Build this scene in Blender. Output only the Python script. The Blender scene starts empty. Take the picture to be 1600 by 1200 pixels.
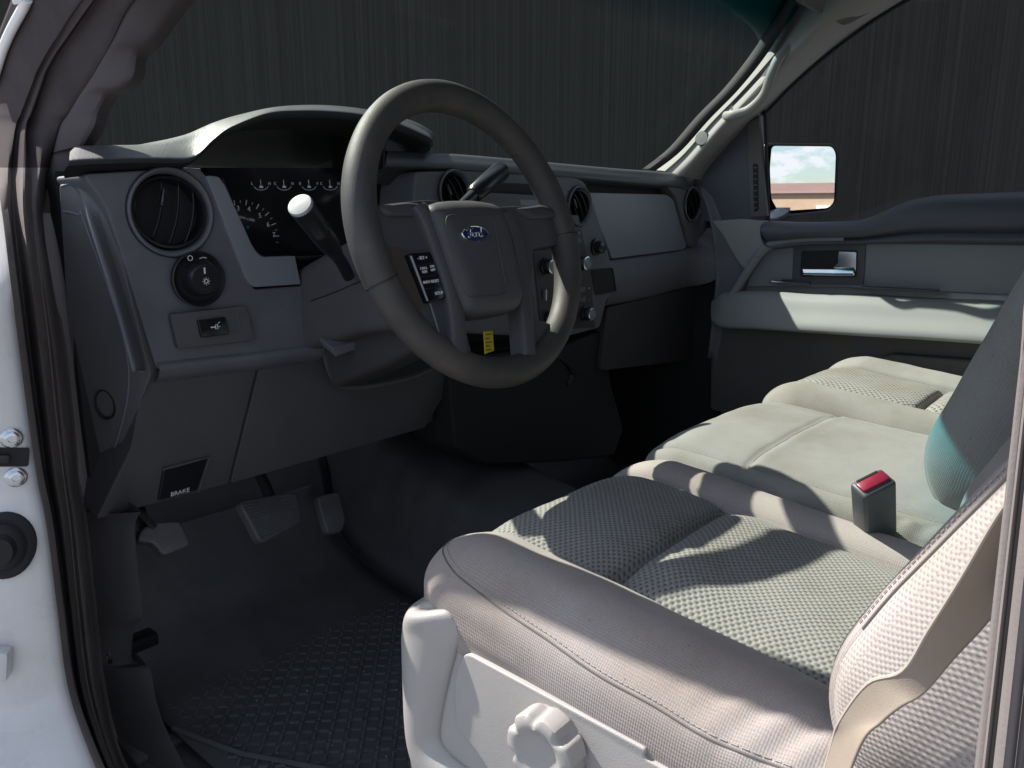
import bpy, bmesh, math, random
from mathutils import Vector, Matrix, noise
random.seed(7)
S = bpy.context.scene
COL = S.collection
R = math.radians

# ------------------------------------------------------------------ camera
CAM = Vector((-1.168, -0.724, 0.738)); YAW = 49.3; PITCH = 12.0; F = 1203.0
cd = bpy.data.cameras.new('camera'); cam = bpy.data.objects.new('camera', cd); COL.objects.link(cam)
cam.location = CAM; cam.rotation_euler = (R(90 - PITCH), 0, R(-YAW))
cd.sensor_width = 36; cd.lens = 36 * F / 1600; cd.clip_start = 0.02; cd.clip_end = 600
S.camera = cam
# ------------------------------------------------------------------ light
SUN_TRAVEL = Vector((0.165, -0.91, -1.0)).normalized()
el = math.asin(-SUN_TRAVEL.z); az = math.atan2(-SUN_TRAVEL.x, -SUN_TRAVEL.y)
W = bpy.data.worlds.new('World'); S.world = W; W.use_nodes = True
nt = W.node_tree; nt.nodes.clear()
wo = nt.nodes.new('ShaderNodeOutputWorld'); bg = nt.nodes.new('ShaderNodeBackground')
sky = nt.nodes.new('ShaderNodeTexSky'); sky.sky_type = 'NISHITA'; sky.sun_disc = False
sky.sun_elevation = el; sky.sun_rotation = az; sky.air_density = 1.0; sky.dust_density = 0.8; sky.ozone_density = 1.8
tc = nt.nodes.new('ShaderNodeTexCoord'); mp = nt.nodes.new('ShaderNodeMapping'); mp.inputs['Scale'].default_value = (15, 15, 34)
nz = nt.nodes.new('ShaderNodeTexNoise'); nz.inputs['Scale'].default_value = 1.7; nz.inputs['Detail'].default_value = 7; nz.inputs['Roughness'].default_value = .55
rp = nt.nodes.new('ShaderNodeValToRGB'); rp.color_ramp.elements[0].position = .49; rp.color_ramp.elements[1].position = .60
mx = nt.nodes.new('ShaderNodeMixRGB'); mx.inputs['Color2'].default_value = (8.0, 8.2, 8.6, 1)
L = nt.links.new
L(tc.outputs['Generated'], mp.inputs['Vector']); L(mp.outputs['Vector'], nz.inputs['Vector']); L(nz.outputs['Fac'], rp.inputs['Fac'])
L(rp.outputs['Color'], mx.inputs['Fac']); L(sky.outputs['Color'], mx.inputs['Color1']); L(mx.outputs['Color'], bg.inputs['Color'])
L(bg.outputs['Background'], wo.inputs['Surface']); bg.inputs['Strength'].default_value = 0.088
sl = bpy.data.lights.new('sun', 'SUN'); so = bpy.data.objects.new('sun', sl); COL.objects.link(so)
sl.energy = 4.6; sl.angle = R(0.55); sl.color = (1.0, 0.95, 0.88)
so.rotation_euler = SUN_TRAVEL.to_track_quat('-Z', 'Y').to_euler(); so.location = (-1, 4, 6)
S.view_settings.view_transform = 'Standard'; S.view_settings.look = 'None'; S.view_settings.gamma = 1
S.view_settings.exposure = 1.0
S.view_settings.use_curve_mapping = False
S.render.engine = 'CYCLES'
S.cycles.max_bounces = 10; S.cycles.transparent_max_bounces = 12; S.cycles.diffuse_bounces = 5

# ------------------------------------------------------------------ helpers
_y, _p = R(YAW), R(PITCH)
FW = Vector((math.sin(_y) * math.cos(_p), math.cos(_y) * math.cos(_p), -math.sin(_p)))
RT = Vector((math.cos(_y), -math.sin(_y), 0)); UP = RT.cross(FW)

def px(u, v, x=None, y=None, z=None, pl=None):
    """point of the place seen at a picture position, on a given real plane"""
    d = FW + RT * ((u - 800) / F) - UP * ((v - 600) / F)
    if x is not None: t = (x - CAM.x) / d.x
    elif y is not None: t = (y - CAM.y) / d.y
    elif z is not None: t = (z - CAM.z) / d.z
    else: t = (pl[0] - CAM).dot(pl[1]) / d.dot(pl[1])
    return CAM + d * t

class Frame:
    def __init__(s, o, ex, ey):
        s.o = Vector(o); s.x = Vector(ex).normalized(); s.z = s.x.cross(Vector(ey)).normalized(); s.y = s.z.cross(s.x)
        s.m = Matrix((( s.x.x, s.y.x, s.z.x, s.o.x), (s.x.y, s.y.y, s.z.y, s.o.y), (s.x.z, s.y.z, s.z.z, s.o.z), (0, 0, 0, 1)))
    def __call__(s, a, b, c=0.0): return s.o + s.x * a + s.y * b + s.z * c
    def px(s, u, v, c=0.0): return px(u, v, pl=(s.o + s.z * c, s.z))
    def loc(s, p): q = p - s.o; return (q.dot(s.x), q.dot(s.y), q.dot(s.z))
    def at(s, u, v, c=0.0): return Frame(s.px(u, v, c), s.x, s.y)
    def rot(s, deg):
        a = R(deg); return Frame(s.o, s.x * math.cos(a) + s.y * math.sin(a), s.y * math.cos(a) - s.x * math.sin(a))

OFF = {}
def thing(name, label, cat, loc=(0, 0, 0), group=None):
    o = bpy.data.objects.new(name, None); COL.objects.link(o); o.location = loc; o.empty_display_size = .05
    o['label'] = label; o['category'] = cat
    if group: o['group'] = group
    OFF[o.name] = Vector(loc)
    return o
def tag(o, label, cat, group=None):
    o['label'] = label; o['category'] = cat
    if group: o['group'] = group
    return o
def obj(name, bm, mat, parent=None, smooth=True, label=None, solid=0, bevel=0, off=-1, angle=40):
    me = bpy.data.meshes.new(name)
    bmesh.ops.recalc_face_normals(bm, faces=bm.faces)
    o_off = OFF.get(parent.name, Vector()) if parent else Vector()
    if o_off.length: bmesh.ops.translate(bm, vec=-o_off, verts=bm.verts)
    for f in bm.faces: f.smooth = smooth
    bm.to_mesh(me); bm.free()
    o = bpy.data.objects.new(name, me); COL.objects.link(o)
    for m in (mat if isinstance(mat, (list, tuple)) else [mat]): me.materials.append(m)
    if parent: o.parent = parent; OFF[o.name] = o_off
    if solid: m = o.modifiers.new('solid', 'SOLIDIFY'); m.thickness = solid; m.offset = off
    if bevel: m = o.modifiers.new('bevel', 'BEVEL'); m.width = bevel; m.segments = 3; m.limit_method = 'ANGLE'; m.angle_limit = R(35)
    if smooth:
        try: me.set_sharp_from_angle(angle=R(angle))
        except Exception: pass
    if label: o['label'] = label
    return o

def BM(): return bmesh.new()
def spline(P, n):
    P = [Vector(p) for p in P]; out = []; m = len(P) - 1
    for i in range(n + 1):
        t = i / n * m; k = min(int(t), m - 1); f = t - k
        p0 = P[max(k - 1, 0)]; p1 = P[k]; p2 = P[k + 1]; p3 = P[min(k + 2, m)]
        out.append(.5 * ((2 * p1) + (p2 - p0) * f + (2 * p0 - 5 * p1 + 4 * p2 - p3) * f * f + (3 * p1 - p0 - 3 * p2 + p3) * f ** 3))
    return out
def loft(bm, rows, nr=None, nc=None, close=False):
    if nc: rows = [spline(r, nc) for r in rows]
    if nr:
        cols = [spline([r[j] for r in rows], nr) for j in range(len(rows[0]))]
        rows = [[c[i] for c in cols] for i in range(nr + 1)]
    V = [[bm.verts.new(p) for p in r] for r in rows]
    n = len(V[0])
    for i in range(len(V) - 1):
        for j in range(n if close else n - 1):
            k = (j + 1) % n
            try: bm.faces.new((V[i][j], V[i][k], V[i + 1][k], V[i + 1][j]))
            except ValueError: pass
    return V
def tube(bm, path, rad, n=14, cap=True, flat=1.0, upv=None):
    path = [Vector(p) for p in path]; rows = []
    prev = None
    for i, p in enumerate(path):
        t = (path[min(i + 1, len(path) - 1)] - path[max(i - 1, 0)]).normalized()
        ref = Vector(upv) if upv is not None else (prev if prev is not None else (Vector((0, 0, 1)) if abs(t.z) < .9 else Vector((1, 0, 0))))
        a = (ref - t * ref.dot(t)).normalized(); b = t.cross(a); prev = a
        r = rad[i] if isinstance(rad, (list, tuple)) else rad
        rows.append([p + a * (r * math.cos(2 * math.pi * j / n)) + b * (r * flat * math.sin(2 * math.pi * j / n)) for j in range(n)])
    V = loft(bm, rows, close=True)
    if cap:
        bm.faces.new(V[0]); bm.faces.new(V[-1])
    return bm
def lathe(bm, fr, prof, n=40, sx=1.0, cap=False):
    """prof: list of (radius, height along fr.z)"""
    rows = []
    for r, h in prof:
        r = max(r, 1e-5)
        rows.append([fr(r * sx * math.cos(2 * math.pi * j / n), r * math.sin(2 * math.pi * j / n), h) for j in range(n)])
    V = loft(bm, rows, close=True)
    for e in (0, -1):
        if cap and prof[e][0] > 1e-4: bm.faces.new(V[e])
    return bm
def roundpoly(P, r, n=5):
    P = [Vector(p) for p in P]; out = []; m = len(P)
    for i, p in enumerate(P):
        a = P[i - 1] - p; b = P[(i + 1) % m] - p
        rr = r[i] if isinstance(r, (list, tuple)) else r
        k = min(rr, a.length * .48, b.length * .48)
        if k < 1e-5: out.append(p); continue
        s = p + a.normalized() * k; e = p + b.normalized() * k
        for j in range(n + 1):
            t = j / n; out.append(s * (1 - t) ** 2 + p * (2 * t * (1 - t)) + e * t * t)
    return out
def prism(bm, P, d, w=0, seg=3):
    """P: front outline; solid goes d (vector) behind it; w bevels the front rim"""
    P = [Vector(p) for p in P]; d = Vector(d)
    f = [bm.verts.new(p) for p in P]; b = [bm.verts.new(p + d) for p in P]
    ff = bm.faces.new(f); bm.faces.new(list(reversed(b))); n = len(P)
    for i in range(n): bm.faces.new((f[i], b[i], b[(i + 1) % n], f[(i + 1) % n]))
    if w:
        bm.normal_update()
        bmesh.ops.bevel(bm, geom=list(ff.edges), offset=w, segments=seg, profile=.6, affect='EDGES', clamp_overlap=True)
    return bm
def box(bm, c, s, fr=None, w=0, seg=2):
    c = Vector(c); s = Vector(s) / 2
    vs = []
    for i in (-1, 1):
        for j in (-1, 1):
            for k in (-1, 1):
                p = c + Vector((s.x * i, s.y * j, s.z * k))
                vs.append(bm.verts.new(fr(*p) if fr else p))
    fs = [bm.faces.new([vs[q] for q in f]) for f in ((0, 1, 3, 2), (4, 6, 7, 5), (0, 4, 5, 1), (2, 3, 7, 6), (0, 2, 6, 4), (1, 5, 7, 3))]
    if w:
        es = list({e for f in fs for e in f.edges})
        bmesh.ops.bevel(bm, geom=es, offset=w, segments=seg, profile=.5, affect='EDGES', clamp_overlap=True)
    return bm
def dome(bm, P, n, h, flat=.75, steps=8, depth=0):
    """outline P swelling by h along n, flat in the middle; side wall depth behind"""
    P = [Vector(p) for p in P]; n = Vector(n).normalized(); c = sum(P, Vector()) / len(P)
    rows = []
    if depth: rows.append([p - n * depth for p in P])
    rows.append(P)
    for i in range(1, steps + 1):
        t = i / steps; s = 1 - (1 - flat) * t; k = math.sqrt(max(0, 1 - (1 - t) ** 2))
        rows.append([c + (p - c) * s + n * (h * k) for p in P])
    V = loft(bm, rows, close=True)
    bm.faces.new(V[-1])
    return bm
def nsamp(h, r, nm, nr):
    a = [-h + r * (1 - math.cos(math.pi / 2 * i / nr)) for i in range(nr)]
    m = [-(h - r) + 2 * (h - r) * i / nm for i in range(nm + 1)]
    return a + m + [-q for q in reversed(a)]
def rbox(half, rad, nm=(40, 40, 6), nr=8, deform=None, fr=None, bottom=True):
    """dense rounded box; returns bmesh with a uv layer in metres"""
    bm = bmesh.new(); uvl = bm.loops.layers.uv.new('UVMap')
    h = Vector(half); r = Vector(rad) if not isinstance(rad, (int, float)) else Vector((rad,) * 3)
    smp = [nsamp(h[i], r[i], nm[i], nr) for i in range(3)]
    cache = {}
    def vert(p):
        k = tuple(round(q, 6) for q in p)
        if k in cache: return cache[k]
        q = Vector([max(-(h[i] - r[i]), min(h[i] - r[i], p[i])) for i in range(3)])
        d = Vector([(p[i] - q[i]) / r[i] for i in range(3)])
        cnt = d.length
        if cnt > 1e-6: pp = q + Vector([r[i] * d[i] / cnt for i in range(3)])
        else: pp = q
        w = deform(pp) if deform else pp
        v = bm.verts.new(fr(*w) if fr else w); cache[k] = v; v_loc[v] = pp
        return v
    v_loc = {}
    for ax in range(3):
        a, b = (ax + 1) % 3, (ax + 2) % 3
        for sg in (-1, 1):
            if not bottom and ax == 2 and sg == -1: continue
            for i in range(len(smp[a]) - 1):
                for j in range(len(smp[b]) - 1):
                    q = []
                    for (ii, jj) in ((i, j), (i + 1, j), (i + 1, j + 1), (i, j + 1)):
                        p = [0, 0, 0]; p[ax] = sg * h[ax]; p[a] = smp[a][ii]; p[b] = smp[b][jj]; q.append(vert(p))
                    if sg < 0: q.reverse()
                    if len(set(q)) < 4: continue
                    try: f = bm.faces.new(q)
                    except ValueError: continue
                    for l in f.loops:
                        pl = v_loc[l.vert]
                        l[uvl].uv = ((pl[0], pl[1]) if ax == 2 else (pl[1], pl[2]) if ax == 0 else (pl[0], pl[2]))

    return bm, v_loc
def split_faces(bm, faces):
    """copy the given faces out of bm into a new bmesh (with uv) and delete them from bm"""
    nb = bmesh.new(); u0 = bm.loops.layers.uv.active; u1 = nb.loops.layers.uv.new('UVMap'); mp_ = {}
    for f in faces:
        vs = []
        for v in f.verts:
            if v not in mp_: mp_[v] = nb.verts.new(v.co)
            vs.append(mp_[v])
        nf = nb.faces.new(vs)
        for l, m in zip(nf.loops, f.loops): l[u1].uv = m[u0].uv
    bmesh.ops.delete(bm, geom=list(faces), context='FACES')
    return nb
def stitches(bm, path, ln=.0045, gap=.0022, r=.0005):
    path = [Vector(p) for p in path]
    acc = 0; pts = [path[0]]; step = .0015; cur = path[0]
    dense = []
    for a, b in zip(path[:-1], path[1:]):
        n = max(1, int((b - a).length / step))
        for i in range(n): dense.append(a.lerp(b, i / n))
    k = max(2, int(ln / step)); g = max(1, int(gap / step))
    i = 0
    while i + k < len(dense):
        tube(bm, [dense[i], dense[i + k // 2], dense[i + k]], r, n=5); i += k + g
    return bm
def cut(o, fr, r, depth=.045):
    bm = BM(); lathe(bm, fr, [(.0001, -depth), (r, -depth), (r, .02), (.0001, .02)], n=48); bmesh.ops.remove_doubles(bm, verts=bm.verts, dist=1e-4)
    bmesh.ops.translate(bm, verts=bm.verts, vec=-OFF.get(o.name, Vector())); bmesh.ops.recalc_face_normals(bm, faces=bm.faces)
    me = bpy.data.meshes.new('cutter'); bm.to_mesh(me); bm.free(); c = bpy.data.objects.new('cutter', me); COL.objects.link(c)
    c.location = OFF.get(o.name, Vector())
    bpy.context.view_layer.update()
    m = o.modifiers.new('hole', 'BOOLEAN'); m.object = c; m.solver = 'EXACT'
    dg = bpy.context.evaluated_depsgraph_get(); dg.update()
    ne = bpy.data.meshes.new_from_object(o.evaluated_get(dg)); o.modifiers.remove(m); old = o.data; o.data = ne
    bpy.data.objects.remove(c); bpy.data.meshes.remove(me); bpy.data.meshes.remove(old)
def text(name, s, fr, size, mat, parent, ext=.0003, align='CENTER', sx=1.0, shear=0, label=None):
    c = bpy.data.curves.new(name, 'FONT'); c.body = s; c.size = size; c.extrude = ext; c.align_x = align; c.align_y = 'CENTER'; c.shear = shear; c.resolution_u = 3
    t = bpy.data.objects.new(name, c); COL.objects.link(t)
    dg = bpy.context.evaluated_depsgraph_get(); dg.update()
    me = bpy.data.meshes.new_from_object(t.evaluated_get(dg)); bpy.data.objects.remove(t); bpy.data.curves.remove(c)
    bm = bmesh.new(); bm.from_mesh(me); bpy.data.meshes.remove(me)
    for v in bm.verts: v.co = fr(v.co.x * sx, v.co.y, v.co.z)
    return obj(name, bm, mat, parent, smooth=False, label=label)

from mathutils.bvhtree import BVHTree
_bvh = {}
def hit(o, u, v, lift=0.0, toward=True):
    """point on the real surface of a finished part under a picture position"""
    if o.name not in _bvh:
        off = OFF.get(o.name, Vector())
        _bvh[o.name] = BVHTree.FromPolygons([w.co + off for w in o.data.vertices], [tuple(f.vertices) for f in o.data.polygons])
    d = (FW + RT * ((u - 800) / F) - UP * ((v - 600) / F)).normalized()
    p, n, i, _ = _bvh[o.name].ray_cast(CAM, d)
    if p is None: return None
    if n.dot(d) > 0: n = -n
    return p + n * lift
def hits(o, L_, lift=0.0, n=40):
    P2 = spline([Vector((a, b, 0)) for a, b in L_], n); out = [hit(o, p.x, p.y, lift) for p in P2]
    return [p for p in out if p is not None]

# ------------------------------------------------------------------ materials
def mat(name, col, rough=.6, metal=0, bump=0, bscale=600, var=0, vscale=6, spec=.5, varcol=None, bdetail=2, coat=0, dist=.001):
    m = bpy.data.materials.new(name); m.use_nodes = True; t = m.node_tree; b = t.nodes['Principled BSDF']
    b.inputs['Base Color'].default_value = (*col, 1); b.inputs['Roughness'].default_value = rough; b.inputs['Metallic'].default_value = metal
    b.inputs['Specular IOR Level'].default_value = spec; b.inputs['Coat Weight'].default_value = coat
    co = t.nodes.new('ShaderNodeTexCoord')
    if var:
        n = t.nodes.new('ShaderNodeTexNoise'); n.inputs['Scale'].default_value = vscale; n.inputs['Detail'].default_value = 6; n.inputs['Roughness'].default_value = .65
        r = t.nodes.new('ShaderNodeValToRGB'); vc = varcol or tuple(c * (1 - var) for c in col)
        r.color_ramp.elements[0].position = .35; r.color_ramp.elements[1].position = .68
        r.color_ramp.elements[0].color = (*vc, 1); r.color_ramp.elements[1].color = (*col, 1)
        t.links.new(co.outputs['Object'], n.inputs['Vector']); t.links.new(n.outputs['Fac'], r.inputs['Fac']); t.links.new(r.outputs['Color'], b.inputs['Base Color'])
        mr = t.nodes.new('ShaderNodeMapRange'); mr.inputs['To Min'].default_value = max(.05, rough - .12); mr.inputs['To Max'].default_value = min(1, rough + .12)
        t.links.new(n.outputs['Fac'], mr.inputs['Value']); t.links.new(mr.outputs['Result'], b.inputs['Roughness'])
    if bump:
        n2 = t.nodes.new('ShaderNodeTexNoise'); n2.inputs['Scale'].default_value = bscale; n2.inputs['Detail'].default_value = bdetail
        bp = t.nodes.new('ShaderNodeBump'); bp.inputs['Strength'].default_value = bump; bp.inputs['Distance'].default_value = dist
        t.links.new(co.outputs['Object'], n2.inputs['Vector']); t.links.new(n2.outputs['Fac'], bp.inputs['Height']); t.links.new(bp.outputs['Normal'], b.inputs['Normal'])
    return m
def fabric(name, col, dark, pu, pv, kind):
    m = bpy.data.materials.new(name); m.use_nodes = True; t = m.node_tree; b = t.nodes['Principled BSDF']
    b.inputs['Roughness'].default_value = .95; b.inputs['Specular IOR Level'].default_value = .15; b.inputs['Sheen Weight'].default_value = .15
    uv = t.nodes.new('ShaderNodeUVMap'); uv.uv_map = 'UVMap'; sp = t.nodes.new('ShaderNodeSeparateXYZ'); t.links.new(uv.outputs['UV'], sp.inputs['Vector'])
    nzz = t.nodes.new('ShaderNodeTexNoise'); nzz.inputs['Scale'].default_value = 40; co = t.nodes.new('ShaderNodeTexCoord'); t.links.new(co.outputs['Object'], nzz.inputs['Vector'])
    def M(op, a, c=None):
        n = t.nodes.new('ShaderNodeMath'); n.operation = op
        for k, q in enumerate((a, c)):
            if q is None: continue
            if isinstance(q, (int, float)): n.inputs[k].default_value = q
            else: t.links.new(q, n.inputs[k])
        return n.outputs[0]
    jit = M('MULTIPLY', M('SUBTRACT', nzz.outputs['Fac'], .5), 1.3)
    su = M('SINE', M('ADD', M('MULTIPLY', sp.outputs['X'], 2 * math.pi / pu), jit)); sv = M('SINE', M('ADD', M('MULTIPLY', sp.outputs['Y'], 2 * math.pi / pv), jit))
    if kind == 'knit': h = M('MULTIPLY', su, sv)
    else: h = M('MULTIPLY', M('ADD', su, sv), .5)
    h01 = M('ADD', M('MULTIPLY', h, .5), .5)
    r = t.nodes.new('ShaderNodeValToRGB')
    r.color_ramp.elements[0].position = .12 if kind == 'knit' else .0; r.color_ramp.elements[1].position = .48 if kind == 'knit' else .7
    r.color_ramp.elements[0].color = (*dark, 1); r.color_ramp.elements[1].color = (*col, 1)
    t.links.new(h01, r.inputs['Fac'])
    # soiling: broad faint stains
    st = t.nodes.new('ShaderNodeTexNoise'); st.inputs['Scale'].default_value = 5.5; st.inputs['Detail'].default_value = 5; t.links.new(co.outputs['Object'], st.inputs['Vector'])
    sr = t.nodes.new('ShaderNodeValToRGB'); sr.color_ramp.elements[0].position = .3; sr.color_ramp.elements[1].position = .55
    sr.color_ramp.elements[0].color = (.74, .70, .64, 1); sr.color_ramp.elements[1].color = (1, 1, 1, 1); t.links.new(st.outputs['Fac'], sr.inputs['Fac'])
    mm = t.nodes.new('ShaderNodeMixRGB'); mm.blend_type = 'MULTIPLY'; mm.inputs['Fac'].default_value = 1
    t.links.new(r.outputs['Color'], mm.inputs['Color1']); t.links.new(sr.outputs['Color'], mm.inputs['Color2'])
    # fine yarn flecks
    fn = t.nodes.new('ShaderNodeTexNoise'); fn.inputs['Scale'].default_value = 900; fn.inputs['Detail'].default_value = 1; t.links.new(co.outputs['Object'], fn.inputs['Vector'])
    fr_ = t.nodes.new('ShaderNodeMapRange'); fr_.inputs['From Min'].default_value = .3; fr_.inputs['From Max'].default_value = .7; fr_.inputs['To Min'].default_value = .86; fr_.inputs['To Max'].default_value = 1.08
    t.links.new(fn.outputs['Fac'], fr_.inputs['Value'])
    m2 = t.nodes.new('ShaderNodeMixRGB'); m2.blend_type = 'MULTIPLY'; m2.inputs['Fac'].default_value = 1
    t.links.new(mm.outputs['Color'], m2.inputs['Color1']); t.links.new(fr_.outputs['Result'], m2.inputs['Color2'])
    vo = t.nodes.new('ShaderNodeTexVoronoi'); vo.inputs['Scale'].default_value = 55; t.links.new(co.outputs['Object'], vo.inputs['Vector'])
    vr = t.nodes.new('ShaderNodeValToRGB'); vr.color_ramp.elements[0].position = .04; vr.color_ramp.elements[1].position = .075; vr.color_ramp.elements[0].color = (.55, .5, .44, 1); vr.color_ramp.elements[1].color = (1, 1, 1, 1)
    t.links.new(vo.outputs['Distance'], vr.inputs['Fac'])
    m3 = t.nodes.new('ShaderNodeMixRGB'); m3.blend_type = 'MULTIPLY'; m3.inputs['Fac'].default_value = .55
    t.links.new(m2.outputs['Color'], m3.inputs['Color1']); t.links.new(vr.outputs['Color'], m3.inputs['Color2'])
    t.links.new(m3.outputs['Color'], b.inputs['Base Color'])
    bp = t.nodes.new('ShaderNodeBump'); bp.inputs['Strength'].default_value = .8 if pu > .006 else .45; bp.inputs['Distance'].default_value = .0012 if kind == 'knit' else .0005
    # soft wrinkles added to the weave
    wn = t.nodes.new('ShaderNodeTexNoise'); wn.inputs['Scale'].default_value = 28; wn.inputs['Detail'].default_value = 2; t.links.new(co.outputs['Object'], wn.inputs['Vector'])
    hs = M('ADD', h01, M('MULTIPLY', wn.outputs['Fac'], 2.2 if kind != 'knit' else 1.0))
    t.links.new(hs, bp.inputs['Height']); t.links.new(bp.outputs['Normal'], b.inputs['Normal'])
    return m
def glass(name, col, band=None):
    m = bpy.data.materials.new(name); m.use_nodes = True; t = m.node_tree; t.nodes.clear()
    o = t.nodes.new('ShaderNodeOutputMaterial'); tr = t.nodes.new('ShaderNodeBsdfTransparent'); gl = t.nodes.new('ShaderNodeBsdfGlossy'); gl.inputs['Roughness'].default_value = .0
    mxs = t.nodes.new('ShaderNodeMixShader'); lw = t.nodes.new('ShaderNodeLayerWeight'); lw.inputs['Blend'].default_value = .5
    pw = t.nodes.new('ShaderNodeMath'); pw.operation = 'POWER'; pw.inputs[1].default_value = 5
    fz = t.nodes.new('ShaderNodeMath'); fz.operation = 'MULTIPLY_ADD'; fz.inputs[1].default_value = .09; fz.inputs[2].default_value = .004
    t.links.new(lw.outputs['Facing'], pw.inputs[0]); t.links.new(pw.outputs[0], fz.inputs[0])
    tr.inputs['Color'].default_value = (*col, 1)
    if band:
        co = t.nodes.new('ShaderNodeTexCoord'); sp = t.nodes.new('ShaderNodeSeparateXYZ'); r = t.nodes.new('ShaderNodeValToRGB'); mr = t.nodes.new('ShaderNodeMapRange')
        mr.inputs['From Min'].default_value = band[0]; mr.inputs['From Max'].default_value = band[1]
        r.color_ramp.elements[0].color = (*col, 1); r.color_ramp.elements[1].color = (.05, .46, .54, 1)
        t.links.new(co.outputs['Object'], sp.inputs[0]); t.links.new(sp.outputs['Z'], mr.inputs['Value']); t.links.new(mr.outputs[0], r.inputs[0]); t.links.new(r.outputs[0], tr.inputs['Color'])
    t.links.new(fz.outputs[0], mxs.inputs[0]); t.links.new(tr.outputs[0], mxs.inputs[1]); t.links.new(gl.outputs[0], mxs.inputs[2]); t.links.new(mxs.outputs[0], o.inputs[0])
    return m

M_dash = mat('dash_plastic', (.13, .13, .15), .6, bump=.5, bscale=750, var=.2, vscale=16, bdetail=3)
M_lower = mat('lower_dash_plastic', (.088, .084, .09), .64, bump=.5, bscale=750, var=.2, vscale=8)
M_top = mat('dash_top_pad', (.066, .069, .076), .46, bump=.6, bscale=420, var=.1, vscale=10, bdetail=3)
M_silver = mat('satin_grey_trim', (.19, .205, .235), .42, var=.06, vscale=15)
M_black = mat('black_plastic', (.014, .014, .017), .32, bump=.08, bscale=700)
M_blackm = mat('matt_black', (.012, .012, .014), .75)
M_vane = mat('vent_plastic', (.010, .010, .013), .38, spec=.35)
M_gloss = mat('gloss_black', (.008, .008, .011), .12)
M_wheel = mat('worn_rim_leatherette', (.036, .035, .037), .6, bump=.4, bscale=650, var=.5, vscale=14, varcol=(.072, .063, .057))
M_hub = mat('wheel_plastic', (.072, .07, .076), .58, bump=.35, bscale=800, var=.15, vscale=12)
M_white = mat('white_marking', (.75, .76, .78), .5)
M_red = mat('red_push_button', (.30, .018, .045), .35, var=.1, vscale=80)
M_blue = mat('blue_marking', (.02, .16, .6), .4)
M_navy = mat('navy_enamel', (.012, .025, .10), .15, coat=.5)
M_chrome = mat('chrome', (.78, .79, .80), .09, metal=1)
M_chrome2 = mat('dull_chrome', (.6, .62, .64), .25, metal=1)
M_yellow = mat('yellow_sticker', (.75, .62, .04), .5)
M_fab = fabric('bolster_weave', (.385, .343, .325), (.325, .29, .275), .0022, .0022, 'plain')  # grey cloth, with the pink cast of direct sun put into its colour
M_fab2 = fabric('far_seat_weave', (.30, .296, .28), (.25, .247, .235), .0022, .0022, 'plain')  # same cloth without the pink cast, for light tinted by the windshield
M_knit = fabric('knit_insert', (.285, .278, .258), (.115, .113, .110), .0088, .0070, 'knit')
M_knitfar = fabric('far_knit', (.30, .292, .27), (.09, .088, .085), .0135, .0105, 'knit')
M_vinyl = fabric('console_cloth', (.275, .272, .26), (.245, .242, .232), .0018, .0018, 'plain')
M_stitch = mat('thread', (.34, .32, .30), .8)
M_seam = mat('dark_thread', (.14, .13, .12), .8)
M_shield = mat('grey_seat_plastic', (.37, .35, .335), .5, bump=.25, bscale=900, var=.05, vscale=9)
M_door = mat('door_pad', (.27, .28, .28), .55, bump=.35, bscale=700, var=.06, vscale=7)
M_doorinsert = mat('door_insert', (.21, .22, .24), .6, bump=.2, bscale=900, var=.06)
M_doordark = mat('door_upper_pad', (.075, .078, .098), .55, bump=.4, bscale=700, var=.1)
M_doorlow = mat('door_lower_plastic', (.11, .10, .10), .65, bump=.3, bscale=800, var=.2, vscale=5)
M_pillar = mat('pillar_trim_plastic', (.26, .256, .245), .6, bump=.3, bscale=900, var=.05)
M_pillarL = mat('front_post_trim', (.125, .112, .113), .65, bump=.3, bscale=900, var=.12)
M_head = mat('headliner_cloth', (.17, .165, .16), .9, bump=.4, bscale=500)
M_white_paint = mat('white_paint', (.66, .655, .66), .3, coat=.5, var=.13, vscale=11)
M_rubber = mat('seal_rubber', (.20, .175, .172), .85, spec=.06, bump=.2, bscale=300, var=.3, vscale=10)
M_carpet = mat('black_rubber_floor', (.088, .087, .092), .72, bump=.6, bscale=220, var=.25, vscale=14, varcol=(.060, .060, .065), bdetail=5)
M_pedal = mat('pedal_rubber', (.125, .125, .135), .5, var=.3, vscale=25)
M_steel = mat('bare_steel', (.45, .44, .42), .35, metal=1, var=.2, vscale=40)
M_belt = mat('belt_webbing', (.30, .25, .20), .75, bump=.25, bscale=1600, var=.1, vscale=30)
M_bpost = mat('door_post_seal', (.21, .185, .18), .65, bump=.2, bscale=500, var=.18, vscale=7)
M_buckle = mat('buckle_plastic', (.075, .078, .085), .45, bump=.15, bscale=700)
G_wind = glass('windshield_glass', (.855, .915, .858), (1.12, 1.185));  G_side = glass('side_glass', (.83, .84, .83))
M_mirror = mat('mirror_silver', (.76, .77, .79), .01, metal=1)

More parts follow.
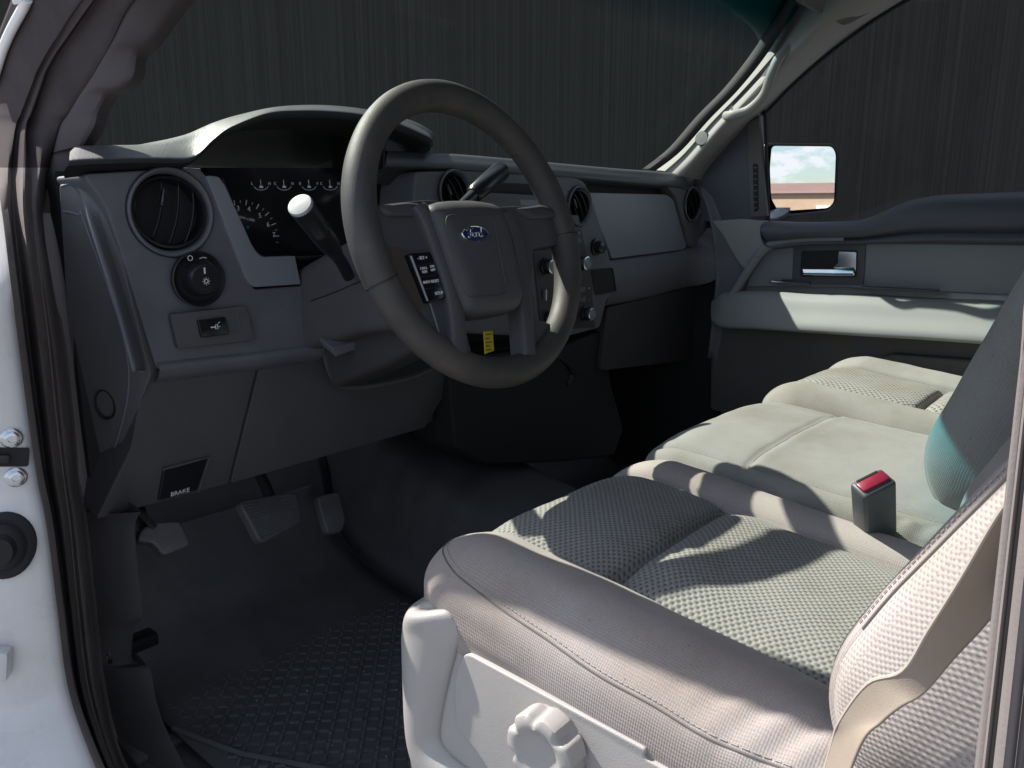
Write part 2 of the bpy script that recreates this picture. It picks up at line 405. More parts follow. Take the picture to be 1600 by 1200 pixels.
# ground and wall
def ground_mat():
    m = mat('bounce_ground', (.20, .205, .22), .9, bump=.6, bscale=120, var=.35, vscale=1.2, bdetail=5); return m  # unseen ground, its pale tone chosen for the light it bounces up
bm = BM(); bmesh.ops.create_grid(bm, x_segments=4, y_segments=4, size=280); bmesh.ops.translate(bm, verts=bm.verts, vec=(0, 0, -.80))
g = obj('ground', bm, ground_mat(), smooth=False); g['kind'] = 'structure'
def streak_mat():
    m = bpy.data.materials.new('dark_streaked_boards'); m.use_nodes = True; t = m.node_tree; b = t.nodes['Principled BSDF']
    co = t.nodes.new('ShaderNodeTexCoord'); mp_ = t.nodes.new('ShaderNodeMapping'); mp_.inputs['Scale'].default_value = (38, 1, .10)
    n = t.nodes.new('ShaderNodeTexNoise'); n.inputs['Scale'].default_value = 1.9; n.inputs['Detail'].default_value = 9; n.inputs['Roughness'].default_value = .72
    r = t.nodes.new('ShaderNodeValToRGB'); r.color_ramp.elements[0].position = .38; r.color_ramp.elements[1].position = .66
    r.color_ramp.elements[0].color = (.031, .0285, .027, 1); r.color_ramp.elements[1].color = (.050, .0465, .0425, 1)
    t.links.new(co.outputs['Object'], mp_.inputs['Vector']); t.links.new(mp_.outputs['Vector'], n.inputs['Vector']); t.links.new(n.outputs['Fac'], r.inputs['Fac'])
    t.links.new(r.outputs['Color'], b.inputs['Base Color']); b.inputs['Roughness'].default_value = .9; b.inputs['Specular IOR Level'].default_value = .1
    return m
bm = BM(); box(bm, (0, 0, 2.6), (19, .25, 6.8))
wl = obj('wall', bm, streak_mat(), smooth=False)
wl.location = CAM + Vector((math.sin(_y), math.cos(_y), 0)) * 6.6; wl.location.z = 0; wl.rotation_euler = (0, 0, -_y)
tag(wl, 'tall dark grey wall with fine vertical streaks behind the windshield and side window', 'wall')
bpy.context.view_layer.update()


# ================================================================== CAB SHELL
cab = thing('truck_cab', 'truck cab shell with white door jamb, black rubber seal and dark front posts', 'truck cab', (0, 0, 0))
# floor pan, firewall, rear wall, roof
bm = BM(); box(bm, (0, -.35, -.06), (1.58, 2.2, .08)); obj('floor_pan', bm, M_carpet, cab, smooth=False)
bm = BM(); loft(bm, [[(x, .30, -.02), (x, .52, -.005), (x, .66, .06), (x, .80, .26), (x, .84, .45), (x, .80, .84)] for x in (-.79, -.4, 0, .4, .79)], nr=24, nc=24)
obj('firewall', bm, M_carpet, cab, solid=.01)
# transmission tunnel
bm = BM(); loft(bm, [[(-.20, y, -.02), (-.15, y, h * .7), (-.09, y, h), (.11, y, h), (.17, y, h * .7), (.24, y, -.02)] for y, h in ((-1.2, .10), (-.2, .13), (.2, .17), (.5, .24), (.78, .34))], nr=20, nc=24)
obj('tunnel', bm, M_carpet, cab)
bm = BM(); box(bm, (0, -1.42, .6), (1.5, .05, 1.4)); obj('rear_wall', bm, M_head, cab, smooth=False)
RZ = 1.235
bm = BM(); loft(bm, [[(-.70, y, RZ - .04 + d), (-.62, y, RZ + d), (-.3, y, RZ + .03 + d), (.3, y, RZ + .03 + d), (.62, y, RZ + d), (.70, y, RZ - .04 + d)] for y, d in ((.10, -.062), (-.02, .010), (-.3, .03), (-1.45, .02))], nr=24, nc=24)
obj('headliner', bm, M_head, cab, solid=.03, off=1)
bm = BM(); loft(bm, [[(-.76, y, RZ - .06 + d), (-.66, y, RZ + .03 + d), (-.3, y, RZ + .075 + d), (.3, y, RZ + .075 + d), (.66, y, RZ + .03 + d), (.76, y, RZ - .06 + d)] for y, d in ((.115, -.060), (-.03, .015), (-.3, .035), (-1.48, .025))], nr=24, nc=24)
obj('roof', bm, M_white_paint, cab, solid=.006, off=1)
# far side: rail above passenger window and rear post
bm = BM(); box(bm, (.735, -.78, .80), (.06, .22, .95), w=.02); obj('rear_post', bm, M_pillar, cab)

bm = BM(); box(bm, (.80, .55, .38), (.03, .72, .92)); obj('far_kick_panel', bm, M_blackm, cab, smooth=False)
bm = BM(); box(bm, (-.895, 1.02, .28), (.14, .98, 1.08), w=.03); obj('fender', bm, M_white_paint, cab)
bm = BM(); box(bm, (-.80, .83, .30), (.05, .60, 1.0)); obj('near_kick_panel', bm, M_blackm, cab, smooth=False)
# near doorway: bands measured along the opening (picture row, then columns), each on its real plane
JR = [  # v, white|seal, ridge, groove, band start, trim start, trim end
    (-110, 118, 205, 222, 238, 308, 384),
    (0, 53, 118, 140, 152, 207, 283),
    (100, -2, 56, 66, 84, 153, 215),
    (200, -12, 20, 32, 48, 92, 148),
    (262, -9, 12, 24, 50, 76, 112),
    (333, 3, 12, 24, 50, 66, 89),
    (450, 17, 24, 38, 64, 81, 103),
    (550, 30, 37, 50, 76, 98, 113),
    (650, 43, 50, 63, 86, 109, 124),
    (750, 58, 65, 76, 98, 119, 137),
    (825, 73, 80, 90, 108, 131, 145),
    (950, 89, 97, 106, 120, 145, 157),
    (1075, 106, 115, 123, 136, 159, 172),
    (1180, 141, 150, 157, 168, 184, 199),
    (1300, 196, 206, 213, 222, 240, 256)]
def _jr(v):
    for p, q in zip(JR[:-1], JR[1:]):
        if p[0] <= v <= q[0]:
            k = (v - p[0]) / (q[0] - p[0]); return [p[i] + (q[i] - p[i]) * k for i in range(7)]
for v_, f_ in ((60, 240), (82, 217), (112, 211), (125, 205), (138, 190), (147, 170), (160, 161), (178, 153)):
    r_ = _jr(v_); r_[0] = v_; r_[6] = f_; JR.append(tuple(r_))
JR = sorted([r for r in JR if r[0] not in (100, 200)] + [(200, -12, 20, 32, 48, 92, 147)])
def tumble(v):
    q = max(0, min(1, (440 - v) / 300)); return q * q * (3 - 2 * q) * .085
def outer_u(v): return 35 - v * .41 if v < 90 else -2 - (v - 90) * .35
white_r, seal_r, trim_r = [], [], []
for v, a, b, c, d, e, f in JR:
    t = tumble(v) / .085
    def X(lo, hi): return lo + (hi - lo) * t
    xw = X(-.905, -.778)
    w0 = px(a, v, x=xw)
    if v < 300:
        wo_ = px(outer_u(v), v, x=xw - .006); white_r.append([wo_ + Vector((.0, .05, 0)), wo_, w0.lerp(wo_, .55) + Vector((-.003, 0, 0)), w0 + Vector((-.003, .002, 0)), w0 + Vector((.004, .004, 0))])
    else: white_r.append([w0 + Vector((X(-.16, -.03), .10, 0)), w0 + Vector((X(-.10, -.02), .055, 0)), w0 + Vector((X(-.04, -.01), .012, 0)), w0 + Vector((-.010, .0, 0)), w0 + Vector((.004, .004, 0))])
    pa = px(a, v, x=xw - .003); pb = px(b, v, x=X(-.895, -.776)); pc = px((b + c) / 2 + 1, v, x=X(-.872, -.772)); pcc = px(c, v, x=X(-.868, -.770)); pm = px((c + d) / 2, v, x=X(-.872, -.770)); pd = px(d, v, x=X(-.845, -.762)); pe1 = px((d + e) / 2, v, x=X(-.838, -.757)); pe = px(e, v, x=X(-.80, -.750))
    seal_r.append([pa + Vector((.01, .012, 0)), pa, pb, pc, pcc, pm, pd, pe1, pe, pe + Vector((.012, .02, 0))])
    xf = X(-.775, -.742) if v > 235 else -.752 + (235 - v) / 235 * .040
    pf = px(f, v, x=xf); pe2 = px(e - 1, v, x=X(-.797, -.748))
    if v < 300:   # bulge of the front post towards the glass
        pass
    trim_r.append([pe2 + Vector((-.004, .01, 0)), pe2, pe2.lerp(pf, .3) + Vector((-.006, -.004, 0)), pe2.lerp(pf, .75) + Vector((-.005, -.005, 0)), pf, pf + Vector((.02, .02, 0))])
# carry the front post on up to the roof
def mean(r): return sum(r, Vector()) / len(r)
d_ = mean(trim_r[0]) - mean(trim_r[1])
for rr in (white_r, seal_r, trim_r):
    t_ = (1.225 - mean(rr[0]).z) / d_.z
    tops = [[p + d_ * (t_ * k) + Vector((.05 * k * k * t_ / 1.6, 0, 0)) for p in rr[0]] for k in (1, .66, .33)]
    rr[:0] = tops
JR = [(-113,) + tuple(JR[0][1:]), (-112,) + tuple(JR[0][1:]), (-111,) + tuple(JR[0][1:])] + JR
bm = BM(); loft(bm, [r for r, j in zip(white_r, JR) if j[0] >= 262], nr=90, nc=14); jamb = obj('door_jamb', bm, M_white_paint, cab)
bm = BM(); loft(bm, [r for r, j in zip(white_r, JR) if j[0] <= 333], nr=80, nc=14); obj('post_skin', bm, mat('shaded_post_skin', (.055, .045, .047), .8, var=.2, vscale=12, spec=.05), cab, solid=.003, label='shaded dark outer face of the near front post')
bm = BM(); loft(bm, [r for r, j in zip(seal_r, JR) if j[0] >= 262], nr=110, nc=40); obj('door_seal', bm, M_rubber, cab)
bm = BM(); loft(bm, [r for r, j in zip(seal_r, JR) if j[0] <= 262], nr=90, nc=40); obj('post_seal', bm, mat('post_seal_shade', (.075, .062, .065), .85, spec=.06, bump=.2, bscale=300, var=.3, vscale=10), cab)  # same rubber as the lower seal, darker colour stands in for shade
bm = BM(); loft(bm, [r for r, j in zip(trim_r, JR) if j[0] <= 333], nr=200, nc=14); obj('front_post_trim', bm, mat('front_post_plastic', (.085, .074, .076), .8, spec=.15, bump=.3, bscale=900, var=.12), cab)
bm = BM(); loft(bm, [r for r, j in zip(trim_r, JR) if j[0] >= 333], nr=60, nc=14); obj('doorway_trim', bm, mat('doorway_plastic', (.27, .245, .25), .65, bump=.3, bscale=900, var=.12), cab)
# bright outer roof drip edge at the top left
bm = BM(); tube(bm, spline([px(62, -60, x=-.788) + d_ * (t_ * 1.25) + Vector((.05, 0, 0))] + [px(u, v, x=-.788) for u, v in ((62, -60), (42, 0), (20, 42), (4, 78), (-12, 130))], 20), .006, n=10)
obj('drip_moulding', bm, mat('silver_edge', (.8, .8, .82), .35), cab)
# jamb hardware
def jfr(u, v, lift=0):
    p = hit(jamb, u, v); q = hit(jamb, u + 6, v); w = hit(jamb, u, v - 6)
    ex = (q - p).normalized(); n = ex.cross(w - p).normalized()
    return Frame(p + n * lift, ex, w - p)
for (u, v) in ((18, 684), (25, 745)):
    bm = BM(); lathe(bm, jfr(u, v, .001), [(.0105, -.004), (.0105, .001), (.0095, .002), (.0075, .0025), (.0075, .006), (.006, .007), (.004, .0072), (.0035, .004), (.0001, .004)], n=24); obj('bolt', bm, M_chrome2, cab)
fr = jfr(21, 714, .0015)
bm = BM(); prism(bm, roundpoly([fr(-.030, -.010), fr(.014, -.010), fr(.014, .010), fr(-.030, .010)], .003), fr.z * -.004); b_ = obj('check_socket', bm, M_blackm, cab, smooth=False)
bm = BM(); box(bm, (-.018, -.001, .003), (.030, .009, .006), fr, w=.002); obj('check_arm', bm, M_black, b_)
fr = jfr(8, 852, .001)
bm = BM(); lathe(bm, fr, [(.036, -.004), (.036, .003), (.031, .006), (.026, .004), (.022, .010), (.017, .012), (.014, .02), (.001, .02)], n=32, sx=.8); obj('grommet', bm, M_blackm, cab)
fr = jfr(6, 1030, .002)
bm = BM(); box(bm, (-.006, 0, .006), (.030, .036, .02), fr, w=.005); obj('hinge', bm, M_white_paint, cab)

# kick panel beside the footwell (near side)
KR = [(800, 126, 216), (825, 131, 206), (900, 139, 212), (960, 146, 219), (985, 150, 205), (1035, 155, 203), (1045, 157, 228), (1100, 163, 240), (1150, 176, 258), (1230, 205, 300)]
rows = []
for v, a, b in KR:
    p = px(a, v, x=-.79); q = px(b, v, x=-.757)
    rows.append([p + Vector((-.006, .01, 0)), p, p.lerp(q, .5) + Vector((-.004, -.003, 0)), q, q + Vector((.006, .012, 0)), q + Vector((.012, .10, 0))])
bm = BM(); loft(bm, rows, nr=60, nc=14); obj('kick_panel', bm, M_lower, cab)
bm = BM(); box(bm, (0, 0, 0), (.03, .02, .075), Frame(px(203, 1008, x=-.745), (0, -1, 0), (0, 0, 1)), w=.003); k_ = obj('hood_release', bm, M_black, cab)
bm = BM(); box(bm, (.011, 0, .038), (.003, .008, .002), Frame(px(203, 1008, x=-.745), (0, -1, 0), (0, 0, 1))); obj('release_edge', bm, M_steel, k_)
# far front post with grab handle
def farpost():
    # centre line glass edge -> window edge, from base up
    A = [(1020, 266), (1060, 236), (1105, 186), (1150, 140), (1192, 88), (1222, 40), (1246, -10), (1262, -70)]
    B = [(1098, 282), (1106, 262), (1144, 215), (1196, 160), (1254, 106), (1316, 56), (1402, 2), (1480, -45)]
    rows = []
    for i, (a, b) in enumerate(zip(A, B)):
        t = i / 7
        xa = .765 - .10 * t; xb = .745 - .08 * t
        p = px(*a, x=xa); q = px(*b, x=xb)
        n = Vector((-.06, -.032, -.004)); m1 = px(a[0] * .52 + b[0] * .48, a[1] * .52 + b[1] * .48, x=.675 - .10 * t); m2 = px(a[0] * .22 + b[0] * .78, a[1] * .22 + b[1] * .78, x=.700 - .09 * t)
        rows.append([p + Vector((.03, .02, 0)), p, p.lerp(m1, .5) + Vector((-.008, -.002, .004)), m1, m2, q, q + Vector((.03, 0, 0))])
    return rows
fp_rows = farpost()
bm = BM(); loft(bm, fp_rows, nr=70, nc=30); fpost = obj('far_post_trim', bm, M_pillar, cab)
# black glass border beyond post
bm = BM()
e1 = [px(u, v, x=.69 - .1 * i / 7) for i, (u, v) in enumerate(((1008, 265), (1050, 232), (1095, 181), (1140, 135), (1181, 83), (1211, 36), (1235, -13), (1252, -75)))]
e2 = [px(u, v, x=.69 - .1 * i / 7) for i, (u, v) in enumerate(((1023, 268), (1063, 237), (1108, 187), (1153, 141), (1195, 89), (1225, 40), (1249, -10), (1267, -70)))]
loft(bm, [[p + Vector((.02, .02, 0)) for p in e1], e1, e2], nr=3, nc=40); obj('glass_border', bm, M_blackm, cab, solid=.003)
# handle: raised bar along the post over a dark recess
def onpost(u, v, lift=0):
    return hit(fpost, u, v, lift)
rec = [(1143, 172), (1147, 160), (1165, 140), (1190, 115), (1203, 104), (1208, 105), (1204, 117), (1185, 140), (1163, 162), (1148, 176)]
bm = BM(); prism(bm, [onpost(u, v, .0025) for u, v in rec], (.01, .004, 0)); obj('handle_recess', bm, mat('recess_plastic', (.05, .05, .05), .7), fpost, smooth=False)
bm = BM(); hp = [onpost(u, v, l) for u, v, l in ((1132, 180, -.004), (1146, 178, .014), (1166, 163, .022), (1190, 138, .024), (1209, 113, .020), (1222, 92, .010), (1232, 72, -.006))]
tube(bm, spline(hp, 30), .0115, n=14, flat=.8); obj('grab_handle', bm, M_pillar, fpost)
fr = Frame(onpost(1100, 218, .006), (0, -1, 0), (.1, 0, 1))
bm = BM(); lathe(bm, fr, [(.0165, -.002), (.0165, .002), (.0155, .003), (.0001, .0035)], n=32); obj('post_cap', bm, M_pillar, fpost)
bm = BM(); lathe(bm, fr, [(.0165, -.002), (.0165, .0012), (.018, .0012), (.018, -.002)], n=32); obj('cap_ring', bm, M_blackm, fpost)
# headliner corner above the far post with sun visor tip
bm = BM(); P_ = [px(u, v, x=x) for u, v, x in ((1252, -60, .55), (1250, 2, .585), (1264, 14, .59), (1318, 41, .62), (1330, 38, .64), (1372, 14, .66), (1420, -22, .68), (1440, -60, .69))]
prism(bm, roundpoly(P_, .02), (.015, .03, .02), w=.006); obj('headliner_corner', bm, M_head, cab)

# near rear door post at the right edge of the view
bm = BM(); rows = []
for v in (380, 560, 700, 900, 1100, 1330, 1600):
    t = (v - 560) / 640
    u = 1600 - 72 * t
    p = px(u, v, x=-.80)
    rows.append([p + Vector((.05, .0, 0)), p + Vector((.008, .002, 0)), p, px(u + 10, v, x=-.812), px(u + 22, v, x=-.806), px(u + 26, v, x=-.816), px(u + 52, v, x=-.822), px(u + 58, v, x=-.83), px(u + 62, v, x=-.826), px(u + 120, v, x=-.84), px(u + 170, v, x=-.86)])
up_ = [[Vector((p.x + .10 * k * k, p.y - .03 * k, p.z + (1.225 - p.z) * k)) for p in rows[0]] for k in (1, .75, .5, .25)]
rows = up_ + rows
loft(bm, rows, nr=40, nc=40); obj('rear_door_post', bm, M_bpost, cab, solid=.004, off=1)

# ================================================================== GLASS
def wsp(x, s): # s 0 base .. 1 top
    bow = -.10 * (x / .72) ** 2
    y = .56 - .52 * s + bow * (1 - .6 * s); z = .80 + .425 * s - .02 * (x / .72) ** 2 * s
    return Vector((x * (1 - .10 * s), y, z))
xs = [-.75 + 1.5 * i / 24 for i in range(25)]
bm = BM(); loft(bm, [[wsp(x, s) for x in xs] for s in (0, .2, .4, .6, .8, .9, 1.0)]); obj('windshield', bm, G_wind, cab, label='green tinted windshield with a teal shade band along its top')

# ================================================================== DASHBOARD
dash = thing('dashboard', 'dark grey dashboard with hooded gauge cluster, round vents and pale glovebox panel', 'dashboard', (0, .40, .36))
DF = Frame((0, .28, 0), (1, 0, 0), (0, 0, 1))         # faces the seats
bm = BM(); box(bm, (0, .50, .585), (1.55, .22, .43)); obj('dash_core', bm, M_blackm, dash, smooth=False)
# --- top pad, driver side hood and passenger side ledge in one skin
ST = [ # ridge px , lip px
    ((112, 231), (108, 254)), ((130, 228), (127, 252)), ((170, 227), (170, 250)), ((215, 226), (215, 249)), ((250, 220), (255, 249)), ((290, 210), (293, 249)),
    ((316, 199), (312, 240)), ((335, 191), (334, 219)), ((370, 181), (362, 200)), ((420, 171), (418, 179)), ((470, 167), (468, 175)), ((520, 168), (518, 176)),
    ((570, 174), (566, 181)), ((616, 184), (612, 192)), ((650, 195), (648, 206)), ((672, 210), (672, 218)), ((677, 218), (676, 228))]
rows = []; cav = []
for (a, b) in ST:
    r_ = px(*a, y=.345); l_ = px(*b, y=.262)
    back = Vector((r_.x, .57, min(.83, r_.z - .02)))
    mid = Vector((r_.x, .46, r_.z - .006 if r_.z < .85 else r_.z - .025))
    h = max(0, r_.z - .845)
    cav_y = .30 + min(1, h / .03) * .085
    rows.append([back, mid, r_, r_.lerp(l_, .55) + Vector((0, 0, .004)), l_ + Vector((0, -.001, .003)), l_ + Vector((0, .001, -.002)), l_ + Vector((0, .006, -.004))])
    cav.append([l_ + Vector((0, .0055, -.0036)), l_ + Vector((0, .020, -.010)), Vector((l_.x * .98 - .009, cav_y, l_.z - .016))])
# hood end wall on the right then ledge
bm = BM(); loft(bm, rows, nr=90, nc=36); obj('gauge_hood', bm, M_top, dash)
bm = BM(); loft(bm, cav, nr=90, nc=14); obj('hood_shade', bm, M_blackm, dash)  # underside of the same hood, its shade put into a black colour
LED = [((600, 236), (600, 256)), ((662, 238), (660, 258)), ((740, 243), (740, 264)), ((860, 254), (858, 272)), ((960, 263), (955, 281)), ((1030, 268), (1022, 287)), ((1066, 274), (1058, 290)), ((1086, 284), (1078, 296))]
rows = []
for (a, b) in LED:
    r_ = px(*a, y=.30); l_ = px(*b, y=.262)
    rows.append([Vector((r_.x, .57, .82)), Vector((r_.x, .42, r_.z - .004)), r_, r_.lerp(l_, .6) + Vector((0, -.006, .004)), l_ + Vector((0, -.004, 0)), l_ + Vector((0, .006, -.007)), l_ + Vector((0, .03, -.010)), l_ + Vector((0, .06, -.03))])
bm = BM(); loft(bm, rows, nr=70, nc=30); obj('top_pad', bm, M_top, dash)
# closing wall of the hood on its right
bm = BM(); P_ = [px(u, v, y=.30) for u, v in ((600, 190), (650, 200), (674, 214), (676, 228), (655, 250), (645, 266), (600, 275))]
prism(bm, P_, (0, .14, 0), w=.004); obj('hood_end', bm, M_black, dash)
# --- driver face panel
face = [(128, 272), (300, 262), (316, 266), (326, 280), (398, 452), (474, 446), (490, 500), (502, 548), (246, 580), (212, 470), (165, 320)]
fp3 = [DF.px(u, v) for u, v in face]
bm = BM(); prism(bm, roundpoly(fp3, [.01, .01, .015, .01, .004, .004, .004, .01, .012, .05, .02]), (0, .09, 0), w=.010, seg=5); fpan = obj('driver_fascia', bm, M_dash, dash)
# bevelled left edge strip
bm = BM(); rows = [[px(u - 34, v + 6, x=-.775), px(u - 14, v + 3, y=.30), px(u, v, y=.284), px(u + 8, v, y=.2815)] for u, v in ((150, 286), (172, 330), (196, 400), (220, 478), (246, 574))]
loft(bm, rows, nr=30, nc=10); obj('fascia_edge', bm, M_dash, dash, solid=.004)
# rounded ridge below face
ridge = [(246, 578), (330, 568), (420, 558), (504, 546)]
bm = BM(); rows = []
for u, v in ridge:
    p = DF.px(u, v)
    rows.append([p + Vector((0, .012, .014)), p + Vector((0, -.004, .008)), p + Vector((0, -.006, 0)), p + Vector((0, .002, -.012)), p + Vector((0, .02, -.022))])
loft(bm, rows, nr=24, nc=14); obj('fascia_ridge', bm, M_dash, dash)
# --- lower knee panels (lean away towards the floor)
def kn(u, v):
    return px(u, v, pl=(Vector((0, .292, .54)), Vector((0, -1, -.25)).normalized()))
lowL = [(226, 583), (405, 562), (357, 756), (150, 812), (205, 700)]
bm = BM(); prism(bm, roundpoly([kn(*q) for q in lowL], .006), (0, .07, .01), w=.004); lpan = obj('lower_panel', bm, M_lower, dash)
lowM = [(409, 562), (506, 546), (514, 580), (530, 594), (590, 588), (660, 570), (728, 560), (664, 668), (361, 755)]
bm = BM(); prism(bm, roundpoly([kn(*q) for q in lowM], [.004, .004, .02, .02, .02, .01, .004, .004, .004]), (0, .07, .01), w=.004); mpan = obj('knee_panel', bm, M_lower, dash)
lowR = [(731, 556), (880, 535), (900, 560), (880, 600), (800, 640), (668, 668)]
bm = BM(); prism(bm, [kn(*q) + Vector((0, .02, 0)) for q in lowR], (0, .07, .01), w=.006); obj('lower_panel', bm, M_lower, dash)
# end cap on the near side
ec = [(92, 288), (138, 284), (168, 318), (228, 560), (236, 584), (150, 812), (124, 800)]
bm = BM(); prism(bm, roundpoly([px(u, v, x=-.782 + max(0, (u - 100)) / 130 * .05) for u, v in ec], .006), (.03, .03, 0), w=.002); cap = obj('end_cap', bm, mat('end_cap_plastic', (.15, .145, .155), .6, bump=.3, bscale=900, var=.15), dash)
fr = Frame(hit(cap, 165, 632, .0005), Vector((.35, -.93, 0)), (0, 0, 1))
bm = BM(); lathe(bm, fr, [(.021, -.004), (.021, .002), (.019, .0015), (.016, -.006), (.0001, -.008)], n=32, sx=.85); obj('access_hole', bm, M_blackm, cap)
# edge seams: narrow raised beads
for pts in ([(96, 291), (126, 290), (146, 340), (206, 556), (228, 580)], [(100, 330), (124, 336), (134, 350), (202, 574), (165, 745), (150, 795)]):
    P_ = hits(cap, pts, .0008)
    if len(P_) > 3: bm = BM(); tube(bm, P_, .0011, n=6); obj('cap_seam', bm, M_silver, cap)
# --- satin bezel beside the gauges
bez = [(322, 274), (342, 276), (352, 290), (396, 388), (408, 402), (461, 400), (470, 444), (396, 449), (386, 438)]
bm = BM(); prism(bm, roundpoly([DF.px(u, v, .006) for u, v in bez], [.004, .004, .004, .008, .01, .002, .002, .008, .008]), (0, .02, 0), w=.002); obj('cluster_bezel', bm, M_silver, dash)
# --- gauges
CF = Frame((0, .345, 0), (1, 0, 0), (0, 0, 1))
bm = BM(); prism(bm, [CF.px(u, v) for u, v in ((318, 262), (640, 262), (660, 330), (600, 420), (380, 432))], (0, .01, 0)); clu = obj('gauge_cluster', bm, M_gloss, dash, smooth=False)
# cavity floor and left wall
bm = BM(); loft(bm, [[DF.px(346, 278, .004), CF.px(350, 300)], [DF.px(398, 392, .004), CF.px(392, 412)], [DF.px(462, 402, .004), CF.px(470, 425)], [DF.px(560, 396, .004), CF.px(600, 418)]], nr=20, nc=4); obj('cluster_shroud', bm, M_blackm, dash, solid=.002)
for s, u, v, sz in (('3', 372, 326, .0105), ('4', 389, 327, .0105), ('5', 406, 337, .0105), ('6', 419, 351, .0105), ('7', 428, 367, .0105)):
    text('dial_number', s, CF.at(u, v, .0005), sz, M_white, clu)
text('dial_text', 'RPM x1000', CF.at(386, 342, .0005).rot(-12), .0055, M_white, clu)
bm = BM()
cx, cy = 376, 374
for i in range(12):
    a = R(100 - i * 9.5)
    r0, r1 = (54, 62) if i % 2 == 0 else (57, 61)
    p0 = CF.px(cx + r0 * math.cos(a) * .97, cy - r0 * math.sin(a), .0006); p1 = CF.px(cx + r1 * math.cos(a) * .97, cy - r1 * math.sin(a), .0006)
    tube(bm, [p0, p1], .0007 if i % 2 == 0 else .0004, n=5)
obj('dial_ticks', bm, M_white, clu)
bm = BM(); lathe(bm, CF.at(387, 355, .0005), [(.0022, 0), (.0022, .0006), (.0001, .0006)], n=14); obj('blue_mark', bm, M_blue, clu)
for (u, a, b) in ((409, 'L', 'H'), (445, 'C', 'H'), (484, 'E', 'F'), (517, 'C', 'H')):
    text('gauge_letter', a, CF.at(u - 15, 287, .0005), .006, M_white, clu); text('gauge_letter', b, CF.at(u + 12, 287, .0005), .006, M_white, clu)
    bm = BM(); arc = [CF.px(u - 1 + 11 * math.cos(R(q)), 290 - 7 * math.sin(R(q)), .0006) for q in range(190, 351, 16)]; tube(bm, arc, .0004, n=5)
    tube(bm, [CF.px(u - 1, 293, .0006), CF.px(u - 2, 281, .0006)], .0005, n=5)
    box(bm, (0, 0, .0003), (.006, .003, .0003), CF.at(u - 1, 292, .0006)); obj('gauge_arc', bm, M_white, clu)
# --- round vents
def vent(fr, r, host=None, name='air_vent', ball=25, tab=True):
    if host: cut(host, fr, r * 1.06)
    bm = BM(); lathe(bm, fr, [(r * 1.14, -.006), (r * 1.14, .0), (r * 1.12, .003), (r * 1.08, .004), (r * 1.03, .002), (r * .99, -.004), (r * .97, -.014), (r * .96, -.03)], n=64); v = obj(name, bm, M_dash, dash)
    bm = BM(); lathe(bm, fr, [(r * 1.145, -.004), (r * 1.16, .0005), (r * 1.145, .0014), (r * 1.13, .0005)], n=64); obj('vent_groove', bm, M_blackm, v)
    q = fr.rot(ball)
    # tilting ball with a slotted face
    bm = BM(); lathe(bm, Frame(q.o - q.z * .008, (q.x + q.z * .22).normalized(), q.y), [(r * .955, -.02), (r * .955, -.002), (r * .92, .003), (r * .86, .004), (r * .83, .001), (r * .825, -.004)], n=56); bl = obj('vent_ball', bm, M_vane, v)
    bm = BM(); lathe(bm, Frame(q.o - q.z * .008, (q.x + q.z * .22).normalized(), q.y), [(r * .83, -.003), (r * .82, -.03), (.0001, -.032)], n=40); obj('vent_throat', bm, M_blackm, bl)
    qq = Frame(q.o - q.z * .006, (q.x + q.z * .22).normalized(), q.y)
    for k in (-.42, .08, .55):
        hw = r * .82 * math.sqrt(1 - k * k); bm = BM()
        pts = [qq(k * r * .82 + r * .10 * (1 - (2 * t - 1) ** 2), -hw + 2 * hw * t, .002) for t in [i / 14 for i in range(15)]]
        loft(bm, [pts, [p - qq.z * .014 + qq.x * .004 for p in pts]]); obj('vent_vane', bm, M_vane, bl, solid=.0022)
    if tab:
        bm = BM(); box(bm, (-.22 * r, .34 * r, .003), (.0055, .024, .010), qq, w=.002); obj('vent_tab', bm, M_gloss, bl)
    return v
vent(DF.at(268, 332, .003), .050, fpan, ball=-14)
# headlight switch
fr = DF.at(311, 436, .0115)
bm = BM(); lathe(bm, fr, [(.037, -.004), (.037, .0015), (.0355, .002), (.031, -.002), (.028, -.004), (.024, -.004)], n=48); hk = obj('headlight_switch', bm, M_black, dash)
bm = BM(); lathe(bm, fr, [(.024, -.004), (.0225, .004), (.021, .015), (.0185, .018), (.0001, .0185)], n=40); kn_ = obj('knob', bm, M_black, hk)
bm = BM(); box(bm, (-.001, .012, .0187), (.002, .008, .0006), fr); obj('knob_mark', bm, M_white, hk)
bm = BM(); tube(bm, [fr(-.010 + .0032 * math.cos(a), .028 + .0032 * math.sin(a), .0005) for a in [R(20 * k) for k in range(19)]], .0005, n=5)
tube(bm, [fr(.003, .027, .0005), fr(.008, .0285, .0005), fr(.0125, .0275, .0005)], .0006, n=5)
obj('dial_symbol', bm, M_white, hk); bm = BM()
tube(bm, [fr(0 + .0025 * math.cos(a), -.002 + .0025 * math.sin(a), .019) for a in [R(20 * k) for k in range(19)]], .0005, n=5)
for k in range(8):
    a = R(45 * k); tube(bm, [fr(.0036 * math.cos(a), -.002 + .0036 * math.sin(a), .019), fr(.0052 * math.cos(a), -.002 + .0052 * math.sin(a), .019)], .0004, n=5)
obj('lamp_symbol', bm, M_white, kn_)
